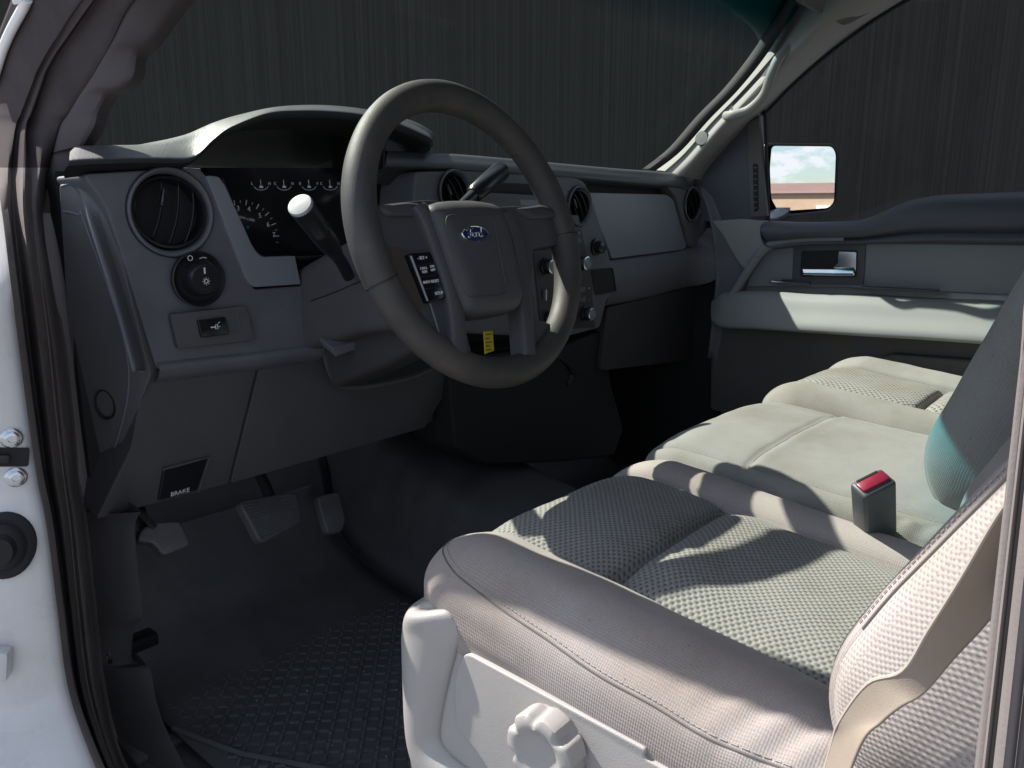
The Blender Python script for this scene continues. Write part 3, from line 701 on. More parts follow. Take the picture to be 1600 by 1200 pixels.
# rocker switch plate
bm = BM(); prism(bm, roundpoly([DF.px(u, v, .0125) for u, v in ((267, 491), (386, 478), (399, 532), (279, 546))], .006), (0, .01, 0), w=.0015); sp_ = obj('switch_plate', bm, M_lower, dash)
bm = BM(); prism(bm, roundpoly([DF.px(u, v, .0165) for u, v in ((309, 501), (352, 495), (359, 522), (315, 528))], .002), (0, .008, 0), w=.0015); rk = obj('rocker', bm, M_gloss, sp_)
bm = BM(); tube(bm, [DF.px(u, v, .0135) for u, v in ((356, 489), (370, 488), (376, 516), (362, 519))], .0006, n=5); obj('rocker_frame', bm, M_dash, sp_)
bm = BM(); a = DF.at(336, 511, .0168); tube(bm, [a(-.006, 0), a(.001, 0)], .001, n=5); tube(bm, [a(.001, .003), a(.004, .0035), a(.004, -.003), a(.001, -.003), a(.001, .003)], .0006, n=5); tube(bm, [a(.005, .005), a(.0075, .006)], .0005, n=5); tube(bm, [a(.0052, 0), a(.0075, 0)], .0005, n=5); obj('lamp_symbol', bm, M_white, sp_)
# parking brake release
bm = BM(); prism(bm, roundpoly([kn(u, v) + Vector((0, -.004, 0)) for u, v in ((254, 732), (322, 716), (306, 765), (245, 782))], .004), (0, .02, 0), w=.003); pb = obj('brake_release', bm, M_black, dash)
bm = BM(); tube(bm, [kn(u, v) + Vector((0, -.003, 0)) for u, v in ((252, 733), (290, 723), (326, 713), (308, 768))], .0022, n=6); obj('release_frame', bm, M_lower, dash)
text('brake_text', 'BRAKE', Frame(kn(279, 768) + Vector((0, -.0048, 0)), (1, 0, 0), (0, .25, -1) if False else (0, -.25, 1)), .0095, M_white, pb)

# --- passenger side: recess band, pale panel, pad, glovebox
PF = Frame((0, .266, 0), (1, 0, 0), (0, 0, 1))
bm = BM(); prism(bm, [PF.px(u, v, -.03) for u, v in ((885, 268), (1062, 286), (1070, 312), (905, 308))], (0, .02, 0)); obj('recess_band', bm, M_blackm, dash, smooth=False)
bm = BM(); prism(bm, roundpoly([PF.px(u, v) for u, v in ((916, 301), (1041, 304), (1052, 312), (1073, 386), (1066, 390), (957, 404))], [.004, .01, .012, .008, .004, .004]), (0, .05, 0), w=.004, seg=4); pp = obj('glovebox_trim', bm, M_silver, dash)
bm = BM(); P_ = [((1042, 288), (1050, 290), (1080, 382), (1074, 386))]
prism(bm, roundpoly([PF.px(u, v, .003) for u, v in ((1040, 287), (1072, 290), (1104, 318), (1110, 362), (1098, 396), (1078, 384), (1056, 308))], .006), (0, .08, 0), w=.007, seg=4); vsr = obj('vent_surround', bm, M_dash, dash)
vent(PF.at(1083, 319, .006), .040, vsr, ball=30)
# lower pad: rounded bulge
bm = BM(); rows = []
for (a, m_, b) in (((938, 410), (948, 444), (952, 478)), ((1000, 402), (1010, 432), (1014, 466)), ((1060, 393), (1072, 420), (1076, 450)), ((1100, 384), (1118, 408), (1120, 440)), ((1122, 360), (1136, 388), (1138, 425))):
    p, q, s_ = [px(*k, x=.736) if k[0] > 1090 else PF.px(*k) for k in (a, m_, b)]
    rows.append([p + Vector((0, .03, .006)), p + Vector((0, .002, 0)), p.lerp(q, .5) + Vector((0, -.006, 0)), q + Vector((0, -.008, 0)), q.lerp(s_, .6) + Vector((0, .0, 0)), s_ + Vector((0, .014, 0)), s_ + Vector((0, .04, -.006))])
loft(bm, rows, nr=40, nc=24); obj('knee_pad', bm, M_dash, dash)
bm = BM(); prism(bm, roundpoly([px(u, v, y=.285) for u, v in ((950, 480), (1118, 438), (1126, 470), (1105, 560), (940, 580))], .012), (0, .08, .0), w=.006); obj('glovebox_door', bm, mat('dark_glovebox', (.045, .042, .046), .65, bump=.3, bscale=800, var=.2), dash)
# far end of the dash curving to the door
bm = BM(); rows = []
for (a, b) in (((1098, 292), (1128, 330)), ((1112, 330), (1140, 355)), ((1120, 370), (1160, 400)), ((1124, 410), (1166, 440)), ((1124, 450), (1150, 500)), ((1112, 560), (1118, 600))):
    p = px(*a, x=.737); q = px(*b, x=.750)
    rows.append([p + Vector((-.004, .01, 0)), p, p.lerp(q, .35) + Vector((-.004, -.006, 0)), p.lerp(q, .7) + Vector((-.002, -.004, 0)), q])
loft(bm, rows, nr=24, nc=10); obj('dash_end', bm, M_dash, dash, solid=.004)

# --- centre stack
SF = Frame((0, .258, 0), (1, 0, 0), (0, 0, 1))
st_ = [(650, 268), (730, 266), (850, 274), (898, 276), (914, 284), (926, 312), (950, 390), (964, 452), (948, 470), (938, 512), (880, 528), (700, 520), (640, 400)]
bm = BM(); prism(bm, roundpoly([SF.px(u, v) for u, v in st_], [.01, .01, .01, .012, .012, .02, .02, .008, .008, .012, .01, .01, .01]), (0, .10, 0), w=.006, seg=4); cs = obj('centre_stack', bm, M_dash, dash)
vent(SF.at(906, 322, .004), .037, cs, ball=35)
vent(SF.at(711, 300, .004), .034, cs, ball=35)
# storage slot between the vents
bm = BM(); prism(bm, roundpoly([SF.px(u, v, .001) for u, v in ((738, 284), (846, 288), (856, 306), (744, 304))], .004), (0, .004, 0)); obj('tray_slot', bm, M_blackm, cs, smooth=False)
bm = BM(); prism(bm, roundpoly([SF.px(u, v, .012) for u, v in ((740, 300), (852, 306), (862, 332), (748, 326))], .004), (0, .02, 0), w=.004); lg = obj('stack_ledge', bm, M_dash, cs)
bm = BM(); prism(bm, [SF.px(u, v, .0125) for u, v in ((812, 312), (840, 313), (842, 321), (814, 320))], (0, .0006, 0)); obj('ledge_badge', bm, M_silver, lg, smooth=False)
# power socket knob and cubby
fr = SF.at(932, 386, .004)
bm = BM(); lathe(bm, fr, [(.0185, -.004), (.0185, .002), (.017, .003), (.014, .003), (.0135, .016), (.011, .018), (.0001, .018)], n=32); obj('drive_knob', bm, M_black, cs)
bm = BM(); prism(bm, roundpoly([SF.px(u, v, .002) for u, v in ((924, 422), (957, 419), (963, 455), (931, 460))], .003), (0, .004, 0), w=.001); cb = obj('cubby', bm, M_blackm, cs)
bm = BM(); tube(bm, roundpoly([SF.px(u, v, .003) for u, v in ((924, 422), (957, 419), (963, 455), (931, 460))], .003) + [SF.px(924, 424, .003)], .0012, n=6); obj('cubby_rim', bm, M_black, cb)
# radio and climate panel
bm = BM(); prism(bm, roundpoly([SF.px(u, v, .003) for u, v in ((828, 336), (904, 336), (922, 420), (930, 512), (846, 516))], .006), (0, .008, 0), w=.001); rd = obj('radio_panel', bm, mat('radio_plastic', (.038, .036, .040), .45, bump=.1, bscale=800), cs)
M_knobface = mat('knob_grey', (.20, .23, .26), .4)
def knob(u, v, r, par, ring=True):
    f = SF.at(u, v, .004)
    bm = BM(); lathe(bm, f, [(r * 1.15, -.002), (r * 1.12, .004), (r, .005), (r * .96, .018), (r * .86, .020), (.0001, .020)], n=32); k = obj('control_knob', bm, M_black, par)
    bm = BM(); lathe(bm, f, [(r * .97, .0175), (r * .97, .0205), (r * .82, .0212), (r * .80, .0202)], n=32); obj('knob_ring', bm, M_chrome2, k)
    bm = BM(); lathe(bm, f, [(r * .80, .0200), (r * .70, .0208), (.0001, .0212)], n=32); obj('knob_face', bm, M_knobface, k)
knob(852, 416, .0150, rd); knob(906, 411, .0150, rd); knob(914, 490, .0150, rd); knob(857, 495, .0115, rd)
for (u, v, w, h) in ((850, 388, .030, .004), (880, 412, .016, .010), (880, 426, .016, .010), (850, 460, .010, .020), (868, 458, .014, .009), (868, 470, .014, .009), (908, 452, .020, .010), (908, 468, .020, .010), (902, 376, .014, .010), (902, 364, .012, .007)):
    bm = BM(); box(bm, (0, 0, .003), (w, h, .005), SF.at(u, v, .003), w=.001); obj('button', bm, M_dash, rd)
bm = BM(); box(bm, (0, 0, .0062), (.002, .022, .0008), SF.at(850, 461, .003)); obj('button_light', bm, M_white, rd)
bm = BM(); box(bm, (0, 0, .0062), (.004, .003, .0008), SF.at(917, 468, .003)); obj('button_light', bm, M_red, rd)
bm = BM(); box(bm, (0, 0, .0062), (.004, .002, .0008), SF.at(917, 450, .003)); obj('button_light', bm, M_white, rd)
# black box standing in for the deep shadow under the stack, and hanging lever
bm = BM(); prism(bm, roundpoly([px(u, v, y=.30) for u, v in ((700, 560), (880, 540), (945, 515), (955, 600), (975, 670), (960, 712), (880, 722), (760, 726), (712, 700))], .012), (0, .12, 0), w=.008); obj('under_stack_shadow', bm, M_blackm, dash)

P_ = [px(u, v, y=.27) for u, v in ((868, 556), (884, 568), (893, 586), (886, 600))]
bm = BM(); tube(bm, spline(P_, 12), .005, n=8); tube(bm, [px(893, 584, y=.27), px(918, 586, y=.265)], .0022, n=6); obj('hanging_lever', bm, M_black, dash)

# ================================================================== STEERING COLUMN
TL = R(18.2)
WC = Vector((-.448, -.046, .7211))
WF = Frame(WC, (1, 0, 0), (0, math.sin(TL), math.cos(TL)))     # z points to the driver
col = thing('steering_column', 'dark grey steering column shroud with tilt lever behind the wheel', 'steering column', (-.40, .2, .6))
def ring(c, w, h, n=28, p=3.2):
    out = []
    for j in range(n):
        a = 2 * math.pi * j / n; ca, sa = math.cos(a), math.sin(a)
        out.append(WF(.020 + math.copysign(abs(ca) ** (2 / p), ca) * w, c[1] + math.copysign(abs(sa) ** (2 / p), sa) * h, c[2]))
    return out
def sec(c, w, b0, b1, p=7): return ring((0, (b0 + b1) / 2, c), w, (b1 - b0) / 2, 44, p)
bm = BM(); rows = [sec(-.090, .046, -.060, .035, 5), sec(-.096, .057, -.078, .048, 6), sec(-.105, .061, -.084, .054), sec(-.18, .063, -.082, .058), sec(-.24, .063, -.074, .058), sec(-.36, .063, -.07, .055)]
V = loft(bm, rows, nr=40, close=True); bm.faces.new(V[0]); shr = obj('shroud', bm, M_lower, col)
P_ = hits(shr, ((486, 470), (520, 458), (548, 446), (572, 436)), .0004, 20)
if len(P_) > 4: bm = BM(); tube(bm, P_, .0009, n=6); obj('shroud_seam', bm, M_blackm, shr)
def secx(c, x0, x1, b0, b1, p=5):
    return [WF((x0 + x1) / 2 + (q[0]) * (x1 - x0) / 2, (b0 + b1) / 2 + q[1] * (b1 - b0) / 2, c) for q in [(math.copysign(abs(math.cos(t)) ** (2 / p), math.cos(t)), math.copysign(abs(math.sin(t)) ** (2 / p), math.sin(t))) for t in [2 * math.pi * j / 44 for j in range(44)]]]
bm = BM(); rows = [secx(-.11, .012, .050, -.090, -.060), secx(-.14, .000, .062, -.108, -.06), secx(-.22, -.006, .070, -.125, -.06), secx(-.36, -.010, .074, -.135, -.06)]
V = loft(bm, rows, nr=24, close=True); bm.faces.new(V[0]); obj('lower_shroud', bm, mat('dark_shroud', (.05, .046, .048), .65, bump=.3, bscale=800), col)
bm = BM(); prism(bm, roundpoly([px(u, v, y=.20) for u, v in ((519, 545), (544, 537), (570, 530), (572, 541), (548, 549), (524, 558))], .003), (0, .03, .012), w=.002); obj('tilt_lever', bm, M_dash, col)
bm = BM(); prism(bm, roundpoly([px(u, v, y=.285) for u, v in ((508, 524), (560, 512), (640, 520), (700, 540), (690, 566), (640, 586), (580, 598), (535, 600), (516, 580))], .02), (0, .03, 0)); obj('column_opening', bm, M_blackm, col, smooth=False)
bm = BM(); P_ = [px(u, v, y=.283) for u, v in ((504, 530), (512, 572), (532, 603), (580, 604), (645, 590), (698, 566))]; tube(bm, spline(P_, 40), .0045, n=8); obj('opening_lip', bm, M_lower, col)
bm = BM(); prism(bm, [px(u, v, pl=(WF(0, -.12, -.06), WF.z)) for u, v in ((756, 518), (770, 517), (772, 548), (758, 553))], WF.z * -.001); stk = obj('warning_sticker', bm, M_yellow, col, smooth=False)
bm = BM()
for k in range(5):
    a = px(759, 523 + k * 6, pl=(WF(0, -.12, -.0595), WF.z)); b = px(768 - (k % 2) * 3, 522.5 + k * 6, pl=(WF(0, -.12, -.0595), WF.z)); tube(bm, [a, b], .0006, n=4)
obj('sticker_print', bm, M_black, stk)
bm = BM(); tube(bm, [WF(0, 0, -.33), WF(.02, -.05, -.55)], .028, n=16); obj('column_shaft', bm, M_blackm, col)
bm = BM(); lathe(bm, Frame(WF(0, -.035, 0), WF.x, WF.y), [(.062, -.07), (.062, -.03), (.05, -.012), (.0001, -.012)], n=30); obj('column_collar', bm, M_blackm, col)
# stalks
stl = thing('turn_signal_stalk', 'dark wiper and turn signal stalk with round tip, coloured pale as if sunlit, in front of the gauges', 'control stalk', px(545, 425, y=.14))
p0, p1 = px(552, 420, y=.13), px(530, 396, y=.12); p2, p3 = px(500, 362, y=.10), px(470, 322, y=.085)
bm = BM(); tube(bm, spline([px(545, 432, y=.14), px(535, 412, y=.13), px(524, 396, y=.12)], 8), .0085, n=14); obj('stalk_arm', bm, M_black, stl)
ax = (p3 - p2).normalized()
bm = BM(); tube(bm, [px(526, 398, y=.12), p2 + (p2 - p3) * .55, p2, p2 + ax * .004, p2 + ax * .0055, p3], [.009, .0135, .0150, .0150, .0143, .0158], n=24); s_ = obj('stalk_sleeve', bm, M_black, stl)
fr = Frame(p3, Vector((1, 0, 0)) - ax * ax.x, ax.cross(Vector((1, 0, 0))))
fr = Frame(p3, ax.orthogonal(), ax.cross(ax.orthogonal()))
bm = BM(); lathe(bm, fr, [(.0158, -.001), (.0158, .002), (.0150, .0034), (.010, .0042), (.0001, .0046)], n=28); obj('stalk_tip', bm, mat('sunlit_tip_grey', (.34, .35, .35), .5, bump=.2), stl)  # sunlight on the stalk end is put into this pale colour
shf = thing('gear_lever', 'black column gear lever sticking up behind the steering wheel right of centre', 'gear lever', px(735, 312, y=.16))
q0, q1 = px(726, 316, y=.15), px(784, 266, y=.17)
bm = BM(); tube(bm, [px(690, 350, y=.14), q0, q0.lerp(q1, .3)], [.008, .008, .010], n=14); obj('lever_arm', bm, M_black, shf)
bm = BM(); d_ = (q1 - q0); tube(bm, [q0 + d_ * .22, q0 + d_ * .26, q0 + d_ * .5, q0 + d_ * .97, q0 + d_ * 1.0], [.011, .0145, .0158, .0165, .0145], n=20); obj('lever_grip', bm, M_black, shf)

# ================================================================== STEERING WHEEL
whl = thing('steering_wheel', 'worn dark grey four-spoke steering wheel with oval badge and button strip', 'steering wheel', WC)
bm = BM(); RR = .178; n1, n2 = 160, 22; rows = []
for i in range(n1):
    a = 2 * math.pi * i / n1; rad = .0180 + .0015 * math.cos(2 * a) ** 2
    rows.append([WF((RR + rad * math.cos(b)) * math.cos(a), (RR + rad * math.cos(b)) * math.sin(a), rad * 1.06 * math.sin(b)) for b in [2 * math.pi * j / n2 for j in range(n2)]])
rows.append(rows[0]); loft(bm, rows, close=True); bmesh.ops.remove_doubles(bm, verts=bm.verts, dist=1e-5)
rim = obj('rim', bm, M_wheel, whl)
# seams where the grip covering changes
for a in (R(197), R(-2)):
    bm = BM(); tube(bm, [WF((RR + .0199 * math.cos(b)) * math.cos(a), (RR + .0199 * math.cos(b)) * math.sin(a), .0208 * math.sin(b)) for b in [2 * math.pi * j / 24 for j in range(25)]], .0008, n=5, cap=False); obj('grip_seam', bm, M_black, rim)
def roll(bm, b0, k):
    for v in bm.verts:
        q = WF.loc(v.co)
        if q[1] > b0: v.co = WF(q[0], q[1], q[2] - k * ((q[1] - b0) / .02) ** 2)
def wp(L_, c): return [WF.px(u, v, c) for u, v in L_]
plate = [(574, 330), (590, 320), (645, 314), (672, 312), (706, 318), (766, 324), (806, 322), (846, 320), (874, 334), (884, 380), (834, 388), (830, 440), (838, 500), (862, 506), (840, 545), (818, 560), (812, 480), (800, 488), (722, 494), (737, 550), (728, 570), (690, 548), (650, 512), (612, 455), (590, 400), (580, 360)]
bm = BM(); prism(bm, roundpoly(wp(plate, .004), .006, 4), WF.z * -.022, w=.005, seg=4); spk = obj('spoke_frame', bm, M_hub, whl)
# raised arms running beside the airbag cover
def arm(A, c0, wd, name='spoke_arm'):
    pts = spline([WF.px(u, v, c0) for u, v in A], 30); bm = BM(); rows = []
    for i, p in enumerate(pts):
        t = (pts[min(i + 1, 30)] - pts[max(i - 1, 0)]).normalized(); s = WF.z.cross(t).normalized()
        rows.append([p - s * wd - WF.z * .016, p - s * wd * .95, p - s * wd * .6 + WF.z * .004, p + WF.z * .0055, p + s * wd * .6 + WF.z * .004, p + s * wd * .95, p + s * wd - WF.z * .016])
    loft(bm, rows, nc=18); roll(bm, .022, .010); return obj(name, bm, M_hub, whl)
arm([(656, 318), (670, 345), (688, 395), (706, 450), (715, 505), (717, 552)], .013, .0125)
arm([(790, 330), (804, 360), (815, 410), (820, 460), (824, 510), (828, 556)], .013, .0115)
# top bridge of spokes, left and right
bm = BM(); dome(bm, roundpoly(wp([(586, 322), (640, 314), (664, 320), (672, 340), (600, 340)], .004), .008), WF.z, .006, .6, 8, .01); roll(bm, .024, .010); obj('spoke_top', bm, M_hub, whl)
bm = BM(); dome(bm, roundpoly(wp([(802, 326), (848, 318), (872, 332), (868, 342), (826, 344)], .004), .008), WF.z, .006, .6, 8, .01); roll(bm, .024, .010); obj('spoke_top', bm, M_hub, whl)
# airbag cover
cov = [(664, 322), (694, 311), (740, 309), (774, 318), (786, 345), (800, 400), (812, 468), (806, 484), (786, 490), (740, 494), (724, 488), (708, 450), (688, 390)]
bm = BM(); pc = roundpoly(wp(cov, .016), .012, 5); dome(bm, pc, WF.z, .017, .60, 14, .03); roll(bm, .020, .011); ab = obj('airbag_cover', bm, M_hub, whl)
inn = [(694, 336), (770, 336), (792, 455), (782, 462), (728, 464), (716, 440)]
bm = BM(); lp = roundpoly(wp(inn, .0335), .012, 5); tube(bm, lp + [lp[0]], .0007, n=6); obj('cover_crease', bm, M_hub, ab)
# badge
bf = WF.at(742, 366, .0345)
bm = BM(); lathe(bm, bf, [(.0235, -.003), (.0235, .0012), (.0225, .002), (.021, .0014)], n=48, sx=1.0)
for v in bm.verts:
    q = bf.loc(v.co); v.co = bf(q[0], q[1] * .42, q[2])
em = obj('oval_badge', bm, M_chrome, whl)
bm = BM(); lathe(bm, bf, [(.0215, .0), (.0213, .0014), (.0001, .0018)], n=48)
for v in bm.verts:
    q = bf.loc(v.co); v.co = bf(q[0], q[1] * .42, q[2])
obj('badge_field', bm, M_navy, em)
# script lettering, drawn with strokes
def stroke(bm, pts, r=.0008, k=.0011):
    tube(bm, spline([bf(a * k, b * k, .0022) for a, b in pts], 6 * len(pts)), r, n=6)
bm = BM()
stroke(bm, [(-12.5, 3.2), (-13.2, 4.6), (-10.5, 5.4), (-7.5, 4.8), (-4.5, 5.6), (-3.2, 6)])
stroke(bm, [(-7.2, 5), (-8, 2), (-8.6, -1), (-10, -3.6), (-12.2, -4), (-12.6, -2.6)])
stroke(bm, [(-11, .6), (-8.5, .9), (-5.6, 1.6)])
stroke(bm, [(-3.6, 1.6), (-5.4, .6), (-5.6, -2), (-4, -3.2), (-2, -2.2), (-1.6, .4), (-3.4, 1.6), (-1.4, .9), (.4, 1.8)])
stroke(bm, [(.4, 1.8), (.2, -.5), (-.3, -3.2)]); stroke(bm, [(.2, 0), (1.4, 1.4), (2.8, 1.4), (3.2, .5)])
stroke(bm, [(8.2, 1.2), (6, 1.6), (4.4, 0), (4.6, -2.6), (6.2, -3), (7.6, -1.4), (8.4, 1.4)])
stroke(bm, [(10, 6), (9, 2.5), (8.2, -1), (8.2, -2.8), (9.4, -3), (11, -1.8)])
obj('badge_lettering', bm, M_chrome2, em)
# thumb recess and button strip on the left spoke
bm = BM(); prism(bm, roundpoly(wp([(600, 384), (638, 389), (630, 404), (668, 478), (650, 486), (616, 420)], .0045), .004), WF.z * -.003); obj('thumb_recess', bm, mat('brown_recess', (.075, .058, .045), .7, var=.3), whl, smooth=False)  # flat brown patch on the spoke plate
BF = Frame(WF.px(640, 396, .012), WF.px(672, 393, .012) - WF.px(640, 396, .012), WF.px(640, 396, .012) - WF.px(671, 471, .012))
bm = BM(); prism(bm, roundpoly([BF.px(u, v) for u, v in ((638, 396), (673, 393), (698, 466), (668, 473))], .003), WF.z * -.02, w=.0015); bs = obj('button_strip', bm, M_gloss, whl)
bm = BM(); tube(bm, [BF.px(u, v, .0004) for u, v in ((642, 400), (654, 432), (668, 470))], .0012, n=6); obj('strip_edge', bm, mat('edge_grey', (.30, .31, .33), .35), bs)
for (a, b) in (((649, 416), (679, 411)), ((655, 433), (685, 429)), ((661, 452), (691, 447))):
    bm = BM(); tube(bm, [BF.px(*a, .0002), BF.px(*b, .0002)], .0006, n=5); obj('button_gap', bm, M_blackm, bs)
tf = Frame(BF.o, WF.x, WF.y)
for s, u, v, sz in (('- SET +', 660, 403, .0052), ('CNCL\nRSM', 663, 422, .0042), ('ON\nOFF', 676, 419, .0042), ('INFO RESET', 674, 440, .0048), ('SETUP', 686, 458, .0048)):
    text('button_text', s, Frame(BF.px(u, v, .0006), BF.x, BF.y), sz, M_white, bs)
bm = BM(); tube(bm, [WF.px(u, v, .006) for u, v in ((672, 474), (680, 500), (686, 520))], .0012, n=6); obj('strip_seam', bm, M_silver, whl)

# ================================================================== SEATS
def seat_cushion(par, cx, cy, cz, hw, hl, hh, tilt, ins, groove_y, knit=True, bol=.022, front=.0, rad=(.075, .085, .06), name='cushion', groove=True, mats=None, long_seam=True, cross=None):
    """ins: (x0,x1) local limits of the sewn insert; returns the two meshes"""
    fr = Frame((cx, cy, cz), (1, 0, 0), (0, math.cos(R(tilt)), math.sin(R(tilt))))
    def de(p):
        x, y, z = p
        up = max(0, min(1, (z + hh * .2) / (hh * .6)))
        top = up * up * (3 - 2 * up)
        edge = 1 - max(0, abs(y) / hl - .72) / .28 * .4
        # bolsters rise at both sides, the insert sags between them
        xx = abs(x) / hw
        if x < ins[0] or x > ins[1]:
            w0 = (hw - abs(ins[0] if x < 0 else ins[1])); d = (abs(x) - abs(ins[0] if x < 0 else ins[1])) / w0
            z += top * bol * math.sin(min(1, d * 1.15) * math.pi * .62) * edge
        else:
            d = 1 - abs((x - (ins[0] + ins[1]) / 2) / ((ins[1] - ins[0]) / 2))
            z += top * (.010 * math.sin(min(1, d * 2.2) * math.pi / 2) - .004)
            if groove:
                g = (y - groove_y)
                z += top * (-.016 * math.exp(-(g / .0055) ** 2) - .008 * math.exp(-(g / .02) ** 2)) * min(1, d * 14)
                z += top * .007 * math.exp(-((g + .04) / .035) ** 2) * min(1, d * 3)
        if cross is not None: z += top * (-.0045 * math.exp(-((y - cross) / .005) ** 2) + .0015 * math.exp(-((y - cross + .012) / .009) ** 2))
        for s_ in ins:
            if long_seam: z += top * (-.008 * math.exp(-((x - s_) / .004) ** 2))
        # tailor seam around the rim of the cushion
        q = ((abs(x) / (hw - .012)) ** 6 + (abs(y) / (hl - .012)) ** 6)
        # side wall bellies out a little and tucks in below
        k = 1 + .03 * math.sin(max(-1, min(1, z / hh)) * 1.2 + .6)
        x *= k
        z += top * (.0020 * noise.noise(Vector((x * 13, y * 16, cx * 7))) + .0007 * noise.noise(Vector((x * 45, y * 38, 3.3 + cx))))
        if z < hh * .6: x += math.copysign(.0022, x) * noise.noise(Vector((y * 9, z * 60, 5.1)))
        # slack folds towards the back corner of the near side
        if x < ins[0] - .02 and y < -.02: z += .0022 * math.sin(y * 210 + x * 130) * top * min(1, (-y - .02) / .1) * math.exp(-((x + hw * .92) / .05) ** 2)
        return Vector((x, y, z))
    bm, loc = rbox((hw, hl, hh), rad, (70, 76, 10), 14, de, fr)
    sel = []
    for f in bm.faces:
        c = [loc[v] for v in f.verts]; mx_ = sum(q[0] for q in c) / 4; mz = sum(q[2] for q in c) / 4; my = sum(q[1] for q in c) / 4
        if ins[0] < mx_ < ins[1] and mz > -hh * .25 and my > -hl * .98: sel.append(f)
    nb = split_faces(bm, sel)
    m = mats or (M_fab, M_knit if knit else M_vinyl)
    a = obj(name, bm, m[0], par, angle=180); b = obj(name + '_insert', nb, m[1], par, angle=180)
    return fr, de, a, b

# ---- driver seat
ds = thing('driver_seat', 'near grey cloth bucket seat with knit insert, pale plastic side shield and round knob', 'seat', (-.44, -.42, .0))
DI = (-.112, .146)
dfr, dde, cush, cins = seat_cushion(ds, -.462, -.432, .313, .225, .285, .072, 6.5, DI, .098)
def on_cush(x, y, z=.072, lift=.0):
    # point on the rounded cushion skin
    h = (.247, .285, .072); r = (.075, .085, .06); p = (x, y, z)
    q = Vector([max(-(h[i] - r[i]), min(h[i] - r[i], p[i])) for i in range(3)]); d = Vector([(p[i] - q[i]) / r[i] for i in range(3)]); l = d.length
    w = q + Vector([r[i] * d[i] / l for i in range(3)]) if l > 1e-6 else q
    n = Vector([d[i] / r[i] for i in range(3)]).normalized() if l > 1e-6 else Vector((0, 0, 1))
    return dfr(*dde(w)) + (dfr.x * n.x + dfr.y * n.y + dfr.z * n.z) * lift
# sewn edge: dark seam plus a run of stitches on each side of it
edge = [on_cush(.247 * math.cos(a) if False else x, y, z, .0004) for x, y, z in []]
def rim_path(lift, inset):
    P = []
    hx, hy = .247 - inset, .285 - inset
    seq = [(-hx, -hy * .98), (-hx, -.15), (-hx, .0), (-hx, .12), (-hx, hy - .09), (-hx + .018, hy - .035), (-hx + .05, hy - .008), (-hx + .10, hy), (0, hy), (hx - .10, hy), (hx - .05, hy - .01), (hx, hy - .06)]
    for x, y in [(p.x, p.y) for p in spline([Vector((a, b, 0)) for a, b in seq], 90)]:
        z = .072 - .006
        P.append(on_cush(max(-.247, min(.247, x)), max(-.285, min(.285, y)), z, lift))
    return P
SEAM = [(728, 836), (704, 846), (692, 862), (708, 892), (737, 917), (787, 954), (850, 996), (933, 1054), (1017, 1100), (1100, 1150), (1183, 1185), (1262, 1214)]
bm = BM(); tube(bm, hits(cush, SEAM, .0001, 160), .0009, n=6); obj('cushion_seam', bm, M_seam, cush)
bm = BM(); stitches(bm, hits(cush, [(u + 7, v - 5) for u, v in SEAM], .0004, 160)); obj('seam_stitching', bm, M_stitch, cush)
# inner upholstery below the cushion and frame
bm = BM(); box(bm, (-.44, -.44, .245), (.42, .46, .12), w=.02); obj('seat_frame', bm, M_blackm, ds)
bm = BM()
for y in (-.22, -.62): box(bm, (-.44, y, .10), (.40, .05, .20), w=.008)
bmesh.ops.create_cube(bm, size=.001)
obj('seat_riser', bm, M_blackm, ds)
# plastic side shield with raised rim around a flat plate
XS = -.690
def sh(u, v, x=XS): return px(u, v, x=x)
out = [(628, 985), (636, 958), (654, 940), (676, 944), (724, 1000), (860, 1080), (1010, 1158), (1120, 1215), (1120, 1420), (650, 1420), (638, 1200), (630, 1060)]
P_ = roundpoly([sh(*q) for q in out], [.02, .02, .02, .02, .02, .02, .02, .01, .01, .03, .03, .03], 6)
bm = BM(); prism(bm, P_, (.05, 0, 0), w=.012, seg=5); shd = obj('side_shield', bm, M_shield, ds)
inn = [(724, 1018), (1010, 1172), (1004, 1184), (1108, 1240), (1100, 1300), (800, 1262), (742, 1170), (712, 1140), (710, 1060)]
bm = BM(); prism(bm, roundpoly([sh(u, v, XS - .006) for u, v in inn], .012, 5), (.02, 0, 0), w=.0025); shp = obj('shield_plate', bm, M_shield, shd)
# front rim of shield: swollen column at its leading edge
bm = BM(); rows = []
for u0, u1, v in ((640, 700, 952), (628, 716, 985), (628, 712, 1020), (630, 702, 1060), (634, 690, 1120), (640, 690, 1160), (646, 730, 1200), (652, 820, 1260), (660, 900, 1330)):
    a = sh(u0, v); b = sh(u1, v)
    if v == 952: rows.append([a.lerp(b, .5) + Vector((.01, 0, -.002))] * 7)
    rows.append([a + Vector((.04, .01, 0)), a + Vector((.012, .006, 0)), a.lerp(b, .08) + Vector((-.006, 0, 0)), a.lerp(b, .35) + Vector((-.016, 0, 0)), a.lerp(b, .7) + Vector((-.015, 0, 0)), b + Vector((-.004, 0, 0)), b + Vector((.004, 0, 0))])
loft(bm, rows, nr=50, nc=24); obj('shield_nose', bm, M_shield, shd)
